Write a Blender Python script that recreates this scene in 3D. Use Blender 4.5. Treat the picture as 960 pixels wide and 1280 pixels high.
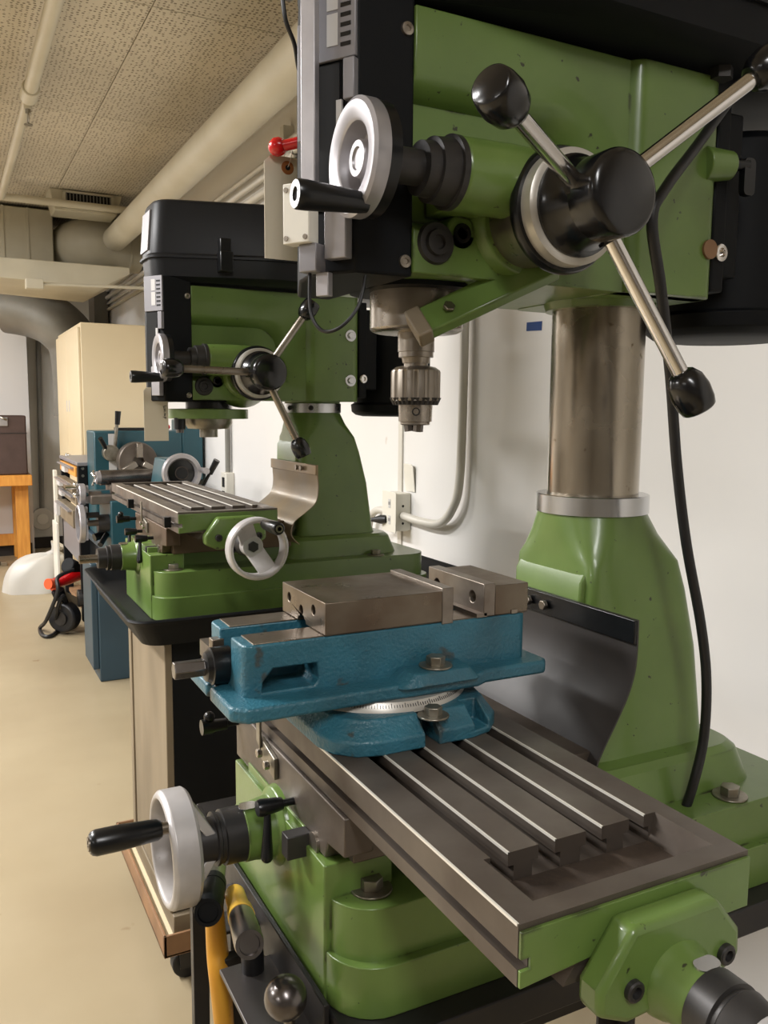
import bpy, bmesh, math, random
from mathutils import Vector, Matrix
random.seed(7)
for o in list(bpy.data.objects): bpy.data.objects.remove(o)
S = bpy.context.scene
COL = S.collection
R = math.radians

# ------------------------------------------------------------------ camera
H = 1.27
FPX = 1062.0
AZ, PT, RO = R(27.31), R(6.75), R(0.47)
FH = Vector((math.sin(AZ), math.cos(AZ), 0)); R0 = Vector((math.cos(AZ), -math.sin(AZ), 0)); ZU = Vector((0, 0, 1))
FW = FH*math.cos(PT) - ZU*math.sin(PT); U0 = FH*math.sin(PT) + ZU*math.cos(PT)
RT = R0*math.cos(RO) + U0*math.sin(RO); UP = U0*math.cos(RO) - R0*math.sin(RO)
CAM = Vector((0, 0, H))
cd = bpy.data.cameras.new('camera'); cam = bpy.data.objects.new('camera', cd); COL.objects.link(cam)
cd.sensor_width = 36; cd.lens = FPX/1280*36; cd.clip_start = 0.02
cam.matrix_world = Matrix(((RT.x, UP.x, -FW.x, 0), (RT.y, UP.y, -FW.y, 0), (RT.z, UP.z, -FW.z, H), (0, 0, 0, 1)))
S.camera = cam
def ray(u, v): return RT*(u-480) + UP*(640-v) + FW*FPX
def ony(u, v, y): d = ray(u, v); return CAM + d*(y/d.y)
def onx(u, v, x): d = ray(u, v); return CAM + d*(x/d.x)
def onz(u, v, z): d = ray(u, v); return CAM + d*((z-H)/d.z)

# ------------------------------------------------------------------ light
S.view_settings.view_transform = 'Standard'; S.view_settings.look = 'None'
S.view_settings.gamma = 1; S.view_settings.use_curve_mapping = False
S.view_settings.exposure = 0.18
w = bpy.data.worlds.new('world'); S.world = w; w.use_nodes = True
w.node_tree.nodes['Background'].inputs[0].default_value = (0.95, 0.97, 1.0, 1)
w.node_tree.nodes['Background'].inputs[1].default_value = 0.02
CEIL = 2.62
LAMPS = [(-0.2, -1.1, 30), (-1.25, 2.3, 110), (-1.25, 4.8, 80), (-1.25, 7.0, 60), (-3.4, -1.1, 30), (-3.4, 2.3, 80), (-3.4, 4.8, 60)]
def area(loc, sx, sy, power, col):
    l = bpy.data.lights.new('fluorescent_tube_light', 'AREA'); l.shape = 'RECTANGLE'; l.size = sx; l.size_y = sy
    l.energy = power; l.color = col
    o = bpy.data.objects.new('fluorescent_tube_light', l); COL.objects.link(o); o.location = loc
    return o
for (x, y, p) in LAMPS: area((x, y, CEIL-0.10), 0.30, 1.22, p, (1.0, 0.99, 0.985))

# ------------------------------------------------------------------ materials
def lin(c): return tuple(((x/255)/12.92 if x/255 <= .04045 else ((x/255+.055)/1.055)**2.4) for x in c)
MT = {}
def mat(name, rgb, rough=.5, metal=0., mix=None, scale=8., amt=.5, bump=0., bscale=60., coat=0., spec=.5, rvar=0.,
        specks=None, sp_scale=40., sp_thr=.68, wear=None, streak=None, detail=4., alpha=1.):
    m = bpy.data.materials.new(name); m.use_nodes = True; nt = m.node_tree; N = nt.nodes; L = nt.links
    b = N['Principled BSDF']
    b.inputs['Metallic'].default_value = metal; b.inputs['Roughness'].default_value = rough
    b.inputs['Specular IOR Level'].default_value = spec
    if coat: b.inputs['Coat Weight'].default_value = coat; b.inputs['Coat Roughness'].default_value = .12
    tc = N.new('ShaderNodeTexCoord')
    def noise(sc, det=4., st=None):
        n = N.new('ShaderNodeTexNoise'); n.inputs['Scale'].default_value = sc; n.inputs['Detail'].default_value = det
        if st:
            mp = N.new('ShaderNodeMapping'); mp.inputs['Scale'].default_value = st; L.new(tc.outputs['Object'], mp.inputs[0]); L.new(mp.outputs[0], n.inputs['Vector'])
        else: L.new(tc.outputs['Object'], n.inputs['Vector'])
        return n
    def mixc(fac, a, bb):
        x = N.new('ShaderNodeMix'); x.data_type = 'RGBA'
        L.new(fac, x.inputs[0])
        if isinstance(a, tuple): x.inputs[6].default_value = (*a, 1)
        else: L.new(a, x.inputs[6])
        x.inputs[7].default_value = (*bb, 1)
        return x.outputs[2]
    def ramp(src, lo, hi):
        r = N.new('ShaderNodeMapRange'); r.inputs[1].default_value = lo; r.inputs[2].default_value = hi; r.clamp = True
        L.new(src, r.inputs[0]); return r.outputs[0]
    cur = lin(rgb)
    if mix:
        n = noise(scale, detail, streak); f = ramp(n.outputs[0], .5-.3*amt-.05, .5+.35-.2*amt)
        cur = mixc(f, cur, lin(mix))
    if specks:
        n = noise(sp_scale, 3.); f = ramp(n.outputs[0], sp_thr, sp_thr+.04); cur = mixc(f, cur, lin(specks))
    if wear:
        g = N.new('ShaderNodeNewGeometry'); n = noise(28., 5.); n2 = noise(5., 2.)
        bv = N.new('ShaderNodeBevel'); bv.samples = 4; bv.inputs['Radius'].default_value = .0045
        dt = N.new('ShaderNodeVectorMath'); dt.operation = 'DOT_PRODUCT'; L.new(bv.outputs[0], dt.inputs[0]); L.new(g.outputs['Normal'], dt.inputs[1])
        e_ = ramp(dt.outputs['Value'], .985, .93)
        def mul(p, q_):
            x = N.new('ShaderNodeMath'); x.operation = 'MULTIPLY'; L.new(p, x.inputs[0]); L.new(q_, x.inputs[1]); return x.outputs[0]
        f = mul(mul(e_, ramp(n.outputs[0], .50, .58)), ramp(n2.outputs[0], .46, .60)); cur = mixc(f, cur, lin(wear))
    if isinstance(cur, tuple): b.inputs['Base Color'].default_value = (*cur, 1)
    else: L.new(cur, b.inputs['Base Color'])
    if rvar:
        n = noise(scale*1.7, 4.); r = N.new('ShaderNodeMapRange'); r.inputs[1].default_value = .3; r.inputs[2].default_value = .7
        r.inputs[3].default_value = max(0, rough-rvar); r.inputs[4].default_value = min(1, rough+rvar); L.new(n.outputs[0], r.inputs[0]); L.new(r.outputs[0], b.inputs['Roughness'])
    if bump:
        n = noise(bscale, 3.); bp = N.new('ShaderNodeBump'); bp.inputs['Strength'].default_value = bump; bp.inputs['Distance'].default_value = .002
        L.new(n.outputs[0], bp.inputs['Height']); L.new(bp.outputs[0], b.inputs['Normal'])
    MT[name] = m; return m
mat('green', (104, 130, 64), .34, mix=(88, 112, 52), scale=9, amt=.6, bump=.12, bscale=45, coat=.25, specks=(46, 50, 30), sp_scale=90, sp_thr=.70, wear=(48, 50, 32))
mat('steel_dark', (110, 102, 94), .42, .5, mix=(82, 72, 64), scale=11, amt=.5, rvar=.12, bump=.05, bscale=120)
mat('steel_brown', (112, 94, 76), .45, .55, mix=(74, 58, 46), scale=7, amt=.5, rvar=.1, bump=.05, bscale=100)
mat('steel', (168, 160, 150), .3, .9, mix=(112, 102, 88), scale=10, amt=.4, rvar=.1)
mat('column', (184, 176, 162), .22, .95, mix=(128, 116, 98), scale=5, amt=.55, streak=(3, 3, .6), rvar=.09, specks=(120, 106, 86), sp_scale=60, sp_thr=.70, bump=.03, bscale=150)
mat('chrome', (225, 222, 220), .13, 1.)
mat('chrome_ring', (205, 206, 208), .24, 1.)
mat('alu', (200, 197, 197), .38, .3, mix=(158, 152, 148), scale=14, amt=.35, bump=.08, bscale=70, specks=(84, 78, 72), sp_scale=60, sp_thr=.7)
mat('alu_clean', (176, 173, 176), .38, .6, mix=(160, 157, 160), scale=30, amt=.3)
mat('black', (14, 15, 17), .3, coat=.1, spec=.4)
mat('black_gloss', (15, 15, 17), .22, coat=.2)
mat('black_matte', (12, 14, 17), .58, spec=.2, mix=(8, 10, 12), scale=10, bump=.04, bscale=200)
mat('black_cover', (22, 23, 26), .42, spec=.3, mix=(15, 16, 18), scale=6, bump=.05, bscale=150)
mat('rubber', (24, 24, 26), .45)
mat('dial_grey', (66, 64, 63), .42, .5, mix=(48, 46, 45), scale=20)
mat('guard', (44, 42, 42), .42, .0, spec=.4, mix=(58, 54, 52), scale=7, amt=.5, rvar=.08)
mat('guard_light', (128, 122, 112), .38, .35, mix=(150, 128, 96), scale=6, amt=.5, rvar=.1)
mat('vise_blue', (50, 112, 132), .42, mix=(40, 84, 98), scale=14, amt=.5, bump=.75, bscale=210, coat=.15, wear=(62, 78, 80), specks=(58, 70, 72), sp_scale=26, sp_thr=.66)
mat('vise_steel', (122, 112, 98), .34, .75, mix=(92, 76, 62), scale=14, amt=.5, rvar=.1, bump=.03, bscale=150)
mat('jaw_steel', (140, 132, 122), .36, .7, mix=(112, 100, 90), scale=30, amt=.4)
mat('dial_plate', (196, 192, 184), .35, .4)
mat('cast_dark', (74, 62, 52), .75, .2, mix=(52, 43, 36), scale=30, bump=.5, bscale=160)
mat('zinc', (160, 156, 146), .36, .8, mix=(120, 112, 96), scale=40)
mat('dark_hole', (10, 10, 10), .8)
mat('wall', (226, 224, 221), .75, mix=(219, 216, 212), scale=1.2, amt=.4, bump=.05, bscale=40, specks=(206, 198, 190), sp_scale=9, sp_thr=.74)
mat('wall_far', (214, 212, 204), .75, mix=(204, 200, 190), scale=1.5, amt=.4)
mat('floor', (164, 150, 122), .36, mix=(146, 131, 104), scale=1.3, amt=.6, rvar=.08, specks=(122, 100, 70), sp_scale=7., sp_thr=.71, spec=.4, detail=6)
mat('pipe_paint', (210, 204, 186), .45, mix=(194, 186, 164), scale=3)
mat('conduit', (206, 202, 192), .42, .1)
mat('duct', (206, 200, 180), .5, mix=(180, 172, 150), scale=2.5, amt=.5)
mat('duct_grey', (140, 138, 130), .5, .3, mix=(110, 106, 98), scale=3)
mat('plastic_white', (224, 220, 208), .4)
mat('beige', (224, 208, 174), .45, mix=(216, 198, 162), scale=2)
mat('teal', (34, 80, 90), .38, mix=(28, 66, 76), scale=5, coat=.15, wear=(74, 92, 94))
mat('teal_dark', (44, 66, 78), .45, mix=(38, 56, 66), scale=4)
mat('wood_orange', (226, 162, 74), .5, mix=(200, 130, 52), scale=6, streak=(8, 8, 1.), amt=.5)
mat('brown_case', (78, 60, 56), .6, mix=(66, 50, 46), scale=10)
mat('bag', (190, 187, 180), .4, bump=.2, bscale=14)
mat('edge_glint', (226, 222, 212), .4, .35)
mat('red', (214, 20, 24), .22, coat=.4)
mat('orange', (232, 88, 48), .4)
mat('tag', (226, 216, 194), .7, mix=(218, 206, 182), scale=8)
mat('tag_brown', (158, 96, 44), .7)
mat('ink', (24, 22, 24), .7)
mat('tape', (22, 62, 124), .6)
mat('cabinet_grey', (134, 120, 98), .5, mix=(104, 92, 74), scale=3.5, amt=.55, streak=(2.5, 2.5, .8), specks=(98, 84, 66), sp_scale=6, sp_thr=.66)
mat('rolling_base', (150, 112, 78), .55, mix=(112, 82, 56), scale=9, amt=.5, wear=(70, 44, 30))
mat('stand_black', (34, 33, 34), .42, .3, mix=(48, 44, 42), scale=12, rvar=.08)
mat('handle_wood', (206, 150, 42), .42, mix=(180, 120, 30), scale=8, streak=(6, 6, 1.), specks=(110, 70, 26), sp_scale=30, sp_thr=.66)
mat('yellow', (226, 178, 62), .4)
mat('gunmetal', (136, 132, 130), .25, .9, mix=(96, 90, 88), scale=20)
mat('plate_steel', (92, 88, 86), .4, .6, mix=(74, 70, 70), scale=10)
mat('string', (214, 206, 190), .7)
mat('label_white', (196, 194, 192), .5)
mat('label_grey', (136, 134, 138), .4, .3)
mat('lamp_housing', (230, 228, 222), .5)
# ceiling: perforated acoustic tile
def ceiling_mat():
    m = bpy.data.materials.new('ceiling_tile'); m.use_nodes = True; nt = m.node_tree; N = nt.nodes; L = nt.links; b = N['Principled BSDF']
    tc = N.new('ShaderNodeTexCoord'); v = N.new('ShaderNodeTexVoronoi'); v.inputs['Scale'].default_value = 58; v.inputs['Randomness'].default_value = .35
    L.new(tc.outputs['Object'], v.inputs['Vector'])
    r = N.new('ShaderNodeMapRange'); r.inputs[1].default_value = .24; r.inputs[2].default_value = .33; L.new(v.outputs['Distance'], r.inputs[0])
    mx = N.new('ShaderNodeMix'); mx.data_type = 'RGBA'; L.new(r.outputs[0], mx.inputs[0]); mx.inputs[6].default_value = (*lin((150, 138, 118)), 1); mx.inputs[7].default_value = (*lin((228, 218, 198)), 1)
    n = N.new('ShaderNodeTexNoise'); n.inputs['Scale'].default_value = 1.1; n.inputs['Detail'].default_value = 3; L.new(tc.outputs['Object'], n.inputs['Vector'])
    mz = N.new('ShaderNodeMix'); mz.data_type = 'RGBA'; mz.blend_type = 'MULTIPLY'; mz.inputs[0].default_value = .5; L.new(mx.outputs[2], mz.inputs[6]); L.new(n.outputs[0], mz.inputs[7])
    L.new(mz.outputs[2], b.inputs['Base Color']); b.inputs['Roughness'].default_value = .8
    bp = N.new('ShaderNodeBump'); bp.inputs['Distance'].default_value = .004; bp.inputs['Strength'].default_value = .6; L.new(r.outputs[0], bp.inputs['Height']); L.new(bp.outputs[0], b.inputs['Normal'])
    MT['ceiling_tile'] = m
ceiling_mat()

# ------------------------------------------------------------------ mesh builder
def frame(d):
    d = Vector(d).normalized(); a = Vector((0, 0, 1)) if abs(d.z) < .9 else Vector((1, 0, 0))
    u = d.cross(a).normalized(); return u, d.cross(u).normalized(), d
def rrect(x0, x1, y0, y1, r, n=5):
    pts = []
    for cx, cy, a0 in ((x1-r, y1-r, 0), (x0+r, y1-r, 90), (x0+r, y0+r, 180), (x1-r, y0+r, 270)):
        for k in range(n+1):
            a = R(a0+90*k/n); pts.append((cx+r*math.cos(a), cy+r*math.sin(a)))
    return pts
def smooth_path(P, n=8):
    P = [Vector(p) for p in P]; out = []
    for i in range(len(P)-1):
        p0 = P[max(i-1, 0)]; p1 = P[i]; p2 = P[i+1]; p3 = P[min(i+2, len(P)-1)]
        for k in range(n):
            t = k/n; out.append(.5*((2*p1)+(p2-p0)*t+(2*p0-5*p1+4*p2-p3)*t*t+(3*p1-p0-3*p2+p3)*t**3))
    out.append(P[-1]); return out
class MB:
    def __init__(s): s.v = []; s.f = []
    def add(s, vs, fs):
        k = len(s.v); s.v += [tuple(v) for v in vs]; s.f += [tuple(i+k for i in f) for f in fs]; return s
    def box(s, x0, x1, y0, y1, z0, z1):
        return s.add([(x, y, z) for z in (z0, z1) for y in (y0, y1) for x in (x0, x1)],
                     [(0, 2, 3, 1), (4, 5, 7, 6), (0, 1, 5, 4), (2, 6, 7, 3), (0, 4, 6, 2), (1, 3, 7, 5)])
    def loft(s, rings, cap=True):
        n = len(rings[0]); vs = [v for r in rings for v in r]; fs = []
        for i in range(len(rings)-1):
            for j in range(n):
                a = i*n+j; b = i*n+(j+1) % n; fs.append((a, b, b+n, a+n))
        if cap: fs.append(tuple(reversed(range(n)))); fs.append(tuple(range((len(rings)-1)*n, len(rings)*n)))
        return s.add(vs, fs)
    def prism(s, poly, axis, a, b):
        def P(p, t): return {'x': (t, p[0], p[1]), 'y': (p[0], t, p[1]), 'z': (p[0], p[1], t)}[axis]
        return s.loft([[P(p, a) for p in poly], [P(p, b) for p in poly]])
    def lathe(s, p0, d, prof, n=28, closed=False):
        u, v, d = frame(d); p0 = Vector(p0); rings = []
        for t, r in prof:
            c = p0+d*t; rings.append([c+(u*math.cos(2*math.pi*k/n)+v*math.sin(2*math.pi*k/n))*max(r, 1e-5) for k in range(n)])
        if closed: rings.append(rings[0])
        return s.loft(rings, cap=not closed)
    def cyl(s, p0, p1, r, r1=None, n=24):
        d = Vector(p1)-Vector(p0); return s.lathe(p0, d, [(0, r), (d.length, r if r1 is None else r1)], n)
    def tube(s, path, r, n=10, sm=0, cap=True):
        P = smooth_path(path, sm) if sm else [Vector(p) for p in path]; rings = []
        t = (P[1]-P[0]).normalized(); u, v, _ = frame(t)
        for i, p in enumerate(P):
            t2 = (P[min(i+1, len(P)-1)]-P[max(i-1, 0)]).normalized()
            q = t.rotation_difference(t2); u = q @ u; v = q @ v; t = t2
            rr = r(i/(len(P)-1)) if callable(r) else r
            rings.append([p+(u*math.cos(2*math.pi*k/n)+v*math.sin(2*math.pi*k/n))*rr for k in range(n)])
        return s.loft(rings, cap)
    def ball(s, c, r, n=20, sc=(1, 1, 1)):
        c = Vector(c); rings = []
        m = n//2
        for i in range(1, m):
            a = math.pi*i/m; rings.append([c+Vector((math.sin(a)*math.cos(2*math.pi*k/n)*r*sc[0], math.sin(a)*math.sin(2*math.pi*k/n)*r*sc[1], -math.cos(a)*r*sc[2])) for k in range(n)])
        k = len(s.v); s.loft(rings, False); top = [c+Vector((0, 0, -r*sc[2])), c+Vector((0, 0, r*sc[2]))]; b = len(s.v)
        s.v += [tuple(t) for t in top]
        for j in range(n):
            s.f.append((b, k+(j+1) % n, k+j)); e = k+(m-2)*n; s.f.append((b+1, e+j, e+(j+1) % n))
        return s
    def hexn(s, p0, p1, r): return s.cyl(p0, p1, r, n=6)
    def obar(s, a, b, wd, th, side=(0, 0, 1)):
        a = Vector(a); b = Vector(b); d = (b-a).normalized(); sd = Vector(side); sd = (sd-d*sd.dot(d)).normalized(); o = d.cross(sd)
        ring = lambda p: [p+sd*wd/2+o*th/2, p-sd*wd/2+o*th/2, p-sd*wd/2-o*th/2, p+sd*wd/2-o*th/2]
        return s.loft([ring(a), ring(b)])
    def xf(s, M): s.v = [tuple(M @ Vector(v)) for v in s.v]; return s
    def mesh(s, name, sharp=35):
        me = bpy.data.meshes.new(name); me.from_pydata(s.v, [], s.f); me.validate(clean_customdata=False)
        bm = bmesh.new(); bm.from_mesh(me); bmesh.ops.recalc_face_normals(bm, faces=bm.faces); bm.to_mesh(me); bm.free()
        for p in me.polygons: p.use_smooth = True
        me.set_sharp_from_angle(angle=R(sharp)); return me
    def build(s, name, m, parent=None, bevel=0., seg=2, loc=None, sharp=35):
        o = bpy.data.objects.new(name, s.mesh(name, sharp)); o.data.materials.append(MT[m]); COL.objects.link(o)
        if parent: o.parent = parent
        if loc is not None: o.location = loc
        if bevel:
            b = o.modifiers.new('bevel', 'BEVEL'); b.width = bevel; b.segments = seg; b.limit_method = 'ANGLE'; b.angle_limit = R(38); b.harden_normals = False
        return o
def cut(o, *cutters):
    for c in cutters:
        t = bpy.data.objects.new('cutter', c.mesh('cutter')); COL.objects.link(t)
        if o.parent: t.parent = o.parent
        md = o.modifiers.new('cut', 'BOOLEAN'); md.operation = 'DIFFERENCE'; md.object = t; md.solver = 'EXACT'
        bev = [m for m in o.modifiers if m.type == 'BEVEL']
        st = [(m, m.show_viewport) for m in bev]
        for m in bev: m.show_viewport = False
        bpy.context.view_layer.update()
        dg = bpy.context.evaluated_depsgraph_get()
        me = bpy.data.meshes.new_from_object(o.evaluated_get(dg)); me.set_sharp_from_angle(angle=R(35))
        old = o.data; o.modifiers.remove(md); o.data = me
        for m, q in st: m.show_viewport = q
        bpy.data.objects.remove(t)
        me.materials.clear(); me.materials.append(old.materials[0]); bpy.data.meshes.remove(old)
    return o
def tag(o, label, cat=None, group=None, kind=None):
    if label: o['label'] = label
    if cat: o['category'] = cat
    if group: o['group'] = group
    if kind: o['kind'] = kind
    return o
def thing(name, loc, label, cat, group=None, rz=0):
    o = bpy.data.objects.new(name, None); o.empty_display_size = .05; COL.objects.link(o); o.location = loc; o.rotation_euler = (0, 0, rz)
    return tag(o, label, cat, group)
def struct(name, mb, m, label=None, parent=None, **k):
    o = mb.build(name, m, parent, **k)
    if not parent: tag(o, label, None, None, 'structure')
    return o

# ------------------------------------------------------------------ setting
WX = 1.30          # face of the right-hand wall
YF = 8.30          # face of the far wall
struct('floor', MB().box(-7.0, WX+.1, -7.0, YF+.6, -.1, 0), 'floor', 'smooth worn beige concrete workshop floor')
struct('wall_right', MB().box(WX, WX+.12, -7.0, YF+.6, 0, CEIL+.3), 'wall', 'white painted wall behind the milling machines')
struct('wall_far', MB().box(.66, WX, YF, YF+.12, 0, CEIL+.3), 'wall_far', 'pale recessed end wall behind the beige cabinet')
struct('wall_back', MB().box(-7.0, .66, YF-.32, YF+.12, 0, CEIL+.3), 'wall', 'white end wall behind the wooden workbench')
struct('wall_left', MB().box(-7.12, -7.0, -7.0, YF+.6, 0, CEIL+.3), 'wall', 'white wall on the far side of the aisle')
struct('wall_near', MB().box(-7.0, WX, -7.12, -7.0, 0, CEIL+.3), 'wall', 'white wall at the near end of the shop')
ceil = struct('ceiling', MB().box(-7.0, WX, -7.0, YF+.6, CEIL+.012, CEIL+.1), 'ceiling_tile', 'perforated tan acoustic tile ceiling')
# acoustic tiles as panels (1.22 x 0.61) with fine joints
tw, tl = .61, 1.22
tm = MB().box(-tw/2+.002, tw/2-.002, -tl/2+.002, tl/2-.002, 0, .012).mesh('ceiling_tile')
tm.materials.append(MT['ceiling_tile'])
for i in range(13):
    for j in range(12):
        x = WX-.305-i*tw; y = -6.08+j*tl
        if x-tw/2 < -7.0 or y > YF-.9: continue
        o = bpy.data.objects.new('ceiling_tile', tm); COL.objects.link(o); o.parent = ceil; o.location = (x, y, CEIL)
struct('baseboard_far', MB().box(.66, WX, YF-.02, YF, 0, .1), 'stand_black', 'dark baseboard along the end wall')
struct('baseboard_back', MB().box(-7.0, .64, YF-.345, YF-.32, 0, .1), 'stand_black', 'dark baseboard behind the workbench')
struct('trim_1', MB().box(WX-.006, WX, 2.385, 2.41, 0, 2.2), 'conduit', 'thin vertical joint strip on the white wall')
for (x, y, p) in LAMPS:
    t = thing('ceiling_light', (x, y, CEIL), 'white fluorescent ceiling light fitting over the aisle', 'light', 'fluorescent ceiling lights')
    MB().prism([(-.19, 0), (.19, 0), (.17, -.09), (-.17, -.09)], 'y', -.63, .63).build('housing', 'lamp_housing', t)

# ------------------------------------------------------------------ mill-drill
def wheel(parent, name, c, d, spoke_ang, h_ang, ro=.066, m='alu', length=.078, refl=None):
    """two-spoke dished handwheel; d = outward axis"""
    u, v, d = frame(d); c = Vector(c)
    M = Matrix(((u.x, v.x, d.x, c.x), (u.y, v.y, d.y, c.y), (u.z, v.z, d.z, c.z), (0, 0, 0, 1)))
    b = MB(); ri = ro-.010
    b.lathe((0, 0, 0), (0, 0, 1), [(0, ri), (0, ro-.003), (.004, ro), (.026, ro), (.030, ro-.004), (.030, ri+.002), (.026, ri)], 48, closed=True)
    a = R(spoke_ang); dx, dy = math.cos(a), math.sin(a)
    for sg in (1, -1):
        b.obar((dx*sg*(ri+.004), dy*sg*(ri+.004), .008), (dx*sg*.008, dy*sg*.008, -.022), .036, .010, (-dy, dx, 0))
    b.cyl((0, 0, -.034), (0, 0, -.010), .021, n=28)
    o = b.xf(M).build(name, m, parent, bevel=.0012)
    MB().cyl((0, 0, -.012), (0, 0, -.006), .011, n=6).xf(M).build('hub_nut', 'dial_grey', o)
    a = R(h_ang); hx, hy = math.cos(a)*(ro-.010), math.sin(a)*(ro-.010)
    MB().cyl((hx, hy, .022), (hx, hy, .040), .0065).xf(M).build('handle_stud', 'steel', o)
    MB().lathe((hx, hy, .036), (0, 0, 1), [(0, .0085), (.004, .0105), (length*.6, .0125), (length-.006, .0125), (length-.002, .0112), (length, .009)], 24).xf(M).build('handle', 'black', o)
    MB().lathe((hx, hy, .036+length-.001), (0, 0, 1), [(0, .007), (.0025, .007), (.0025, .004), (.001, .004)], 20).xf(M).build('handle_cap', 'steel', o)
    return o
def bolt(parent, p, d, r=.011, h=.009, washer=True, name='bolt', m='zinc'):
    d = Vector(d).normalized(); p = Vector(p); b = MB()
    if washer: b.cyl(p, p+d*.0025, r*1.75, n=24)
    b.hexn(p+d*.002, p+d*(.002+h), r); return b.build(name, m, parent, bevel=.0008)
def socket(parent, p, d, r=.009, name='socket_screw', m='dial_grey'):
    d = Vector(d).normalized(); p = Vector(p)
    return MB().lathe(p, d, [(0, r), (.004, r), (.005, r*.85), (.005, r*.55), (.001, r*.5)], 20).build(name, m, parent)
def superring(x0, x1, y0, y1, z, e, n=48):
    cx, cy, ax, ay = (x0+x1)/2, (y0+y1)/2, (x1-x0)/2, (y1-y0)/2; out = []
    for k in range(n):
        a = 2*math.pi*(k+.5)/n; c, s_ = math.cos(a), math.sin(a)
        out.append((cx+ax*math.copysign(abs(c)**(2/e), c), cy+ay*math.copysign(abs(s_)**(2/e), s_), z))
    return out
ZT = .244
KT = .875
def build_mill(O, hz, tx, ty, label, near):
    g = thing('mill_drill', O, label, 'milling machine')
    P = lambda mb, name, m, bevel=0., par=None, **k: mb.build(name, m, par or g, bevel, **k)
    L = lambda u, v, y: ony(u, v, O[1]+y)-Vector(O)
    LX = lambda u, v, x: onx(u, v, O[0]+x)-Vector(O)
    # base casting
    b = MB().prism(rrect(-.432, .245, -.188, .188, .05, 7), 'z', 0, .052)
    b.prism(rrect(-.428, .235, -.178, .178, .048, 7), 'z', .045, .105)
    b.prism(rrect(-.434, -.36, -.140, .140, .003), 'z', 0, .139)
    b.box(-.43, -.08, -.10, .10, .08, .150)                                   # cross-slide ways
    # rear shoulder block that carries the column
    b.loft([superring(-.13, .185, -.14, .14, .09, 8), superring(-.115, .165, -.125, .125, .145, 8), superring(-.108, .158, -.116, .116, .152, 8)])
    P(b, 'base', 'green', .003)
    for x, y in ((-.385, -.142), (-.385, .142), (.10, -.155), (.10, .155)): bolt(g, (x, y, .105), (0, 0, 1), .012, .011)
    # column pedestal
    rings = []; DZ = -.026
    for z, x0, x1, y, e in ((.172, -.085, .140, .096, 7), (.19, -.074, .132, .088, 9), (.30, -.068, .117, .083, 10), (.375, -.065, .098, .080, 10), (.412, -.064, .086, .078, 9), (.424, -.064, .083, .0755, 5), (.445, -.066, .075, .072, 2.9), (.4715, -.068, .068, .068, 2.)):
        rings.append(superring(x0, x1, -y, y, z+DZ, e))
    P(MB().loft(rings), 'pedestal', 'green', sharp=28)
    P(MB().prism([(-.056, .414+DZ), (-.0695, .394+DZ), (-.0704, .352+DZ), (-.060, .350+DZ)], 'y', -.066, .066), 'cast_ledge', 'green', .004, seg=3)
    P(MB().lathe((0, 0, .4705+DZ), (0, 0, 1), [(0, .069), (.001, .0708), (.023, .0708), (.024, .0695), (.024, .058)], 64), 'collar', 'chrome_ring')
    P(MB().lathe((0, 0, .47+DZ), (0, 0, 1), [(0, .0575), (hz+.12-.47-DZ, .0575)], 72), 'column', 'column')
    if not near:
        for a in (200, 245):
            x, y = .0708*math.cos(R(a)), .0708*math.sin(R(a)); socket(g, (x, y, .483+DZ), (x, y, 0), .006)
    # saddle
    s0 = tx-.004; zb = ZT-.043
    b = MB().box(s0+.02, -.115, -.15, .15, .140, zb-.001)
    b.prism([(-.173, zb-.001), (-.173, .162), (-.135, .158), (-.128, .1405), (.152, .1405), (.152, zb-.001)], 'x', s0, s0+.03)
    P(b, 'saddle', 'steel_dark' if near else 'steel_brown', .0015)
    # table (T-slots)
    k = KT; y0 = ty; y1 = ty+.765; W = .212
    def prof(xa, xb, slots):
        pts = [(xa, zb), (xa, ZT-.031), (xa+.008, ZT-.031), (xa+.008, ZT-.023), (xa, ZT-.023), (xa, ZT)]
        for c in slots:
            pts += [(c-.008, ZT), (c-.008, ZT-.011), (c-.0135, ZT-.011), (c-.0135, ZT-.024), (c+.0135, ZT-.024), (c+.0135, ZT-.011), (c+.008, ZT-.011), (c+.008, ZT)]
        return pts+[(xb, ZT), (xb, zb)]
    sl = [tx+c*k for c in (.0445, .095, .148, .199)]
    b = MB().prism(prof(tx, tx+W, sl), 'y', y0+.077, y1-.077)
    for ya, yb in ((y0+.018, y0+.077), (y1-.077, y1-.018)):
        b.prism([(tx, zb), (tx, ZT-.031), (tx+.008, ZT-.031), (tx+.008, ZT-.023), (tx, ZT-.023), (tx, ZT), (tx+.025, ZT), (tx+.031, ZT-.024), (tx+.187, ZT-.024), (tx+.194, ZT), (tx+W, ZT), (tx+W, zb)], 'y', ya, yb)
    for ya, yb in ((y0, y0+.018), (y1-.018, y1)): b.prism(prof(tx, tx+W, []), 'y', ya, yb)
    table = P(b, 'table', 'steel_dark')
    for ya, yb in ((y0+.018, y0+.076), (y1-.076, y1-.018)):
        MB().box(tx+.031, tx+.187, ya, yb, ZT-.0245, ZT-.0228).build('chip_trough', 'cast_dark', table)
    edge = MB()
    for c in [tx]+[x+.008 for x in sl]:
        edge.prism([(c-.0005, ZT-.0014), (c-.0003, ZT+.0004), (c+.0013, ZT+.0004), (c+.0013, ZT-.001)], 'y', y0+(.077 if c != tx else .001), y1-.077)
    P(edge, 'slot_edge_glint', 'edge_glint', par=table)  # glint of the worn steel edges painted in as pale raised strips
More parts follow.
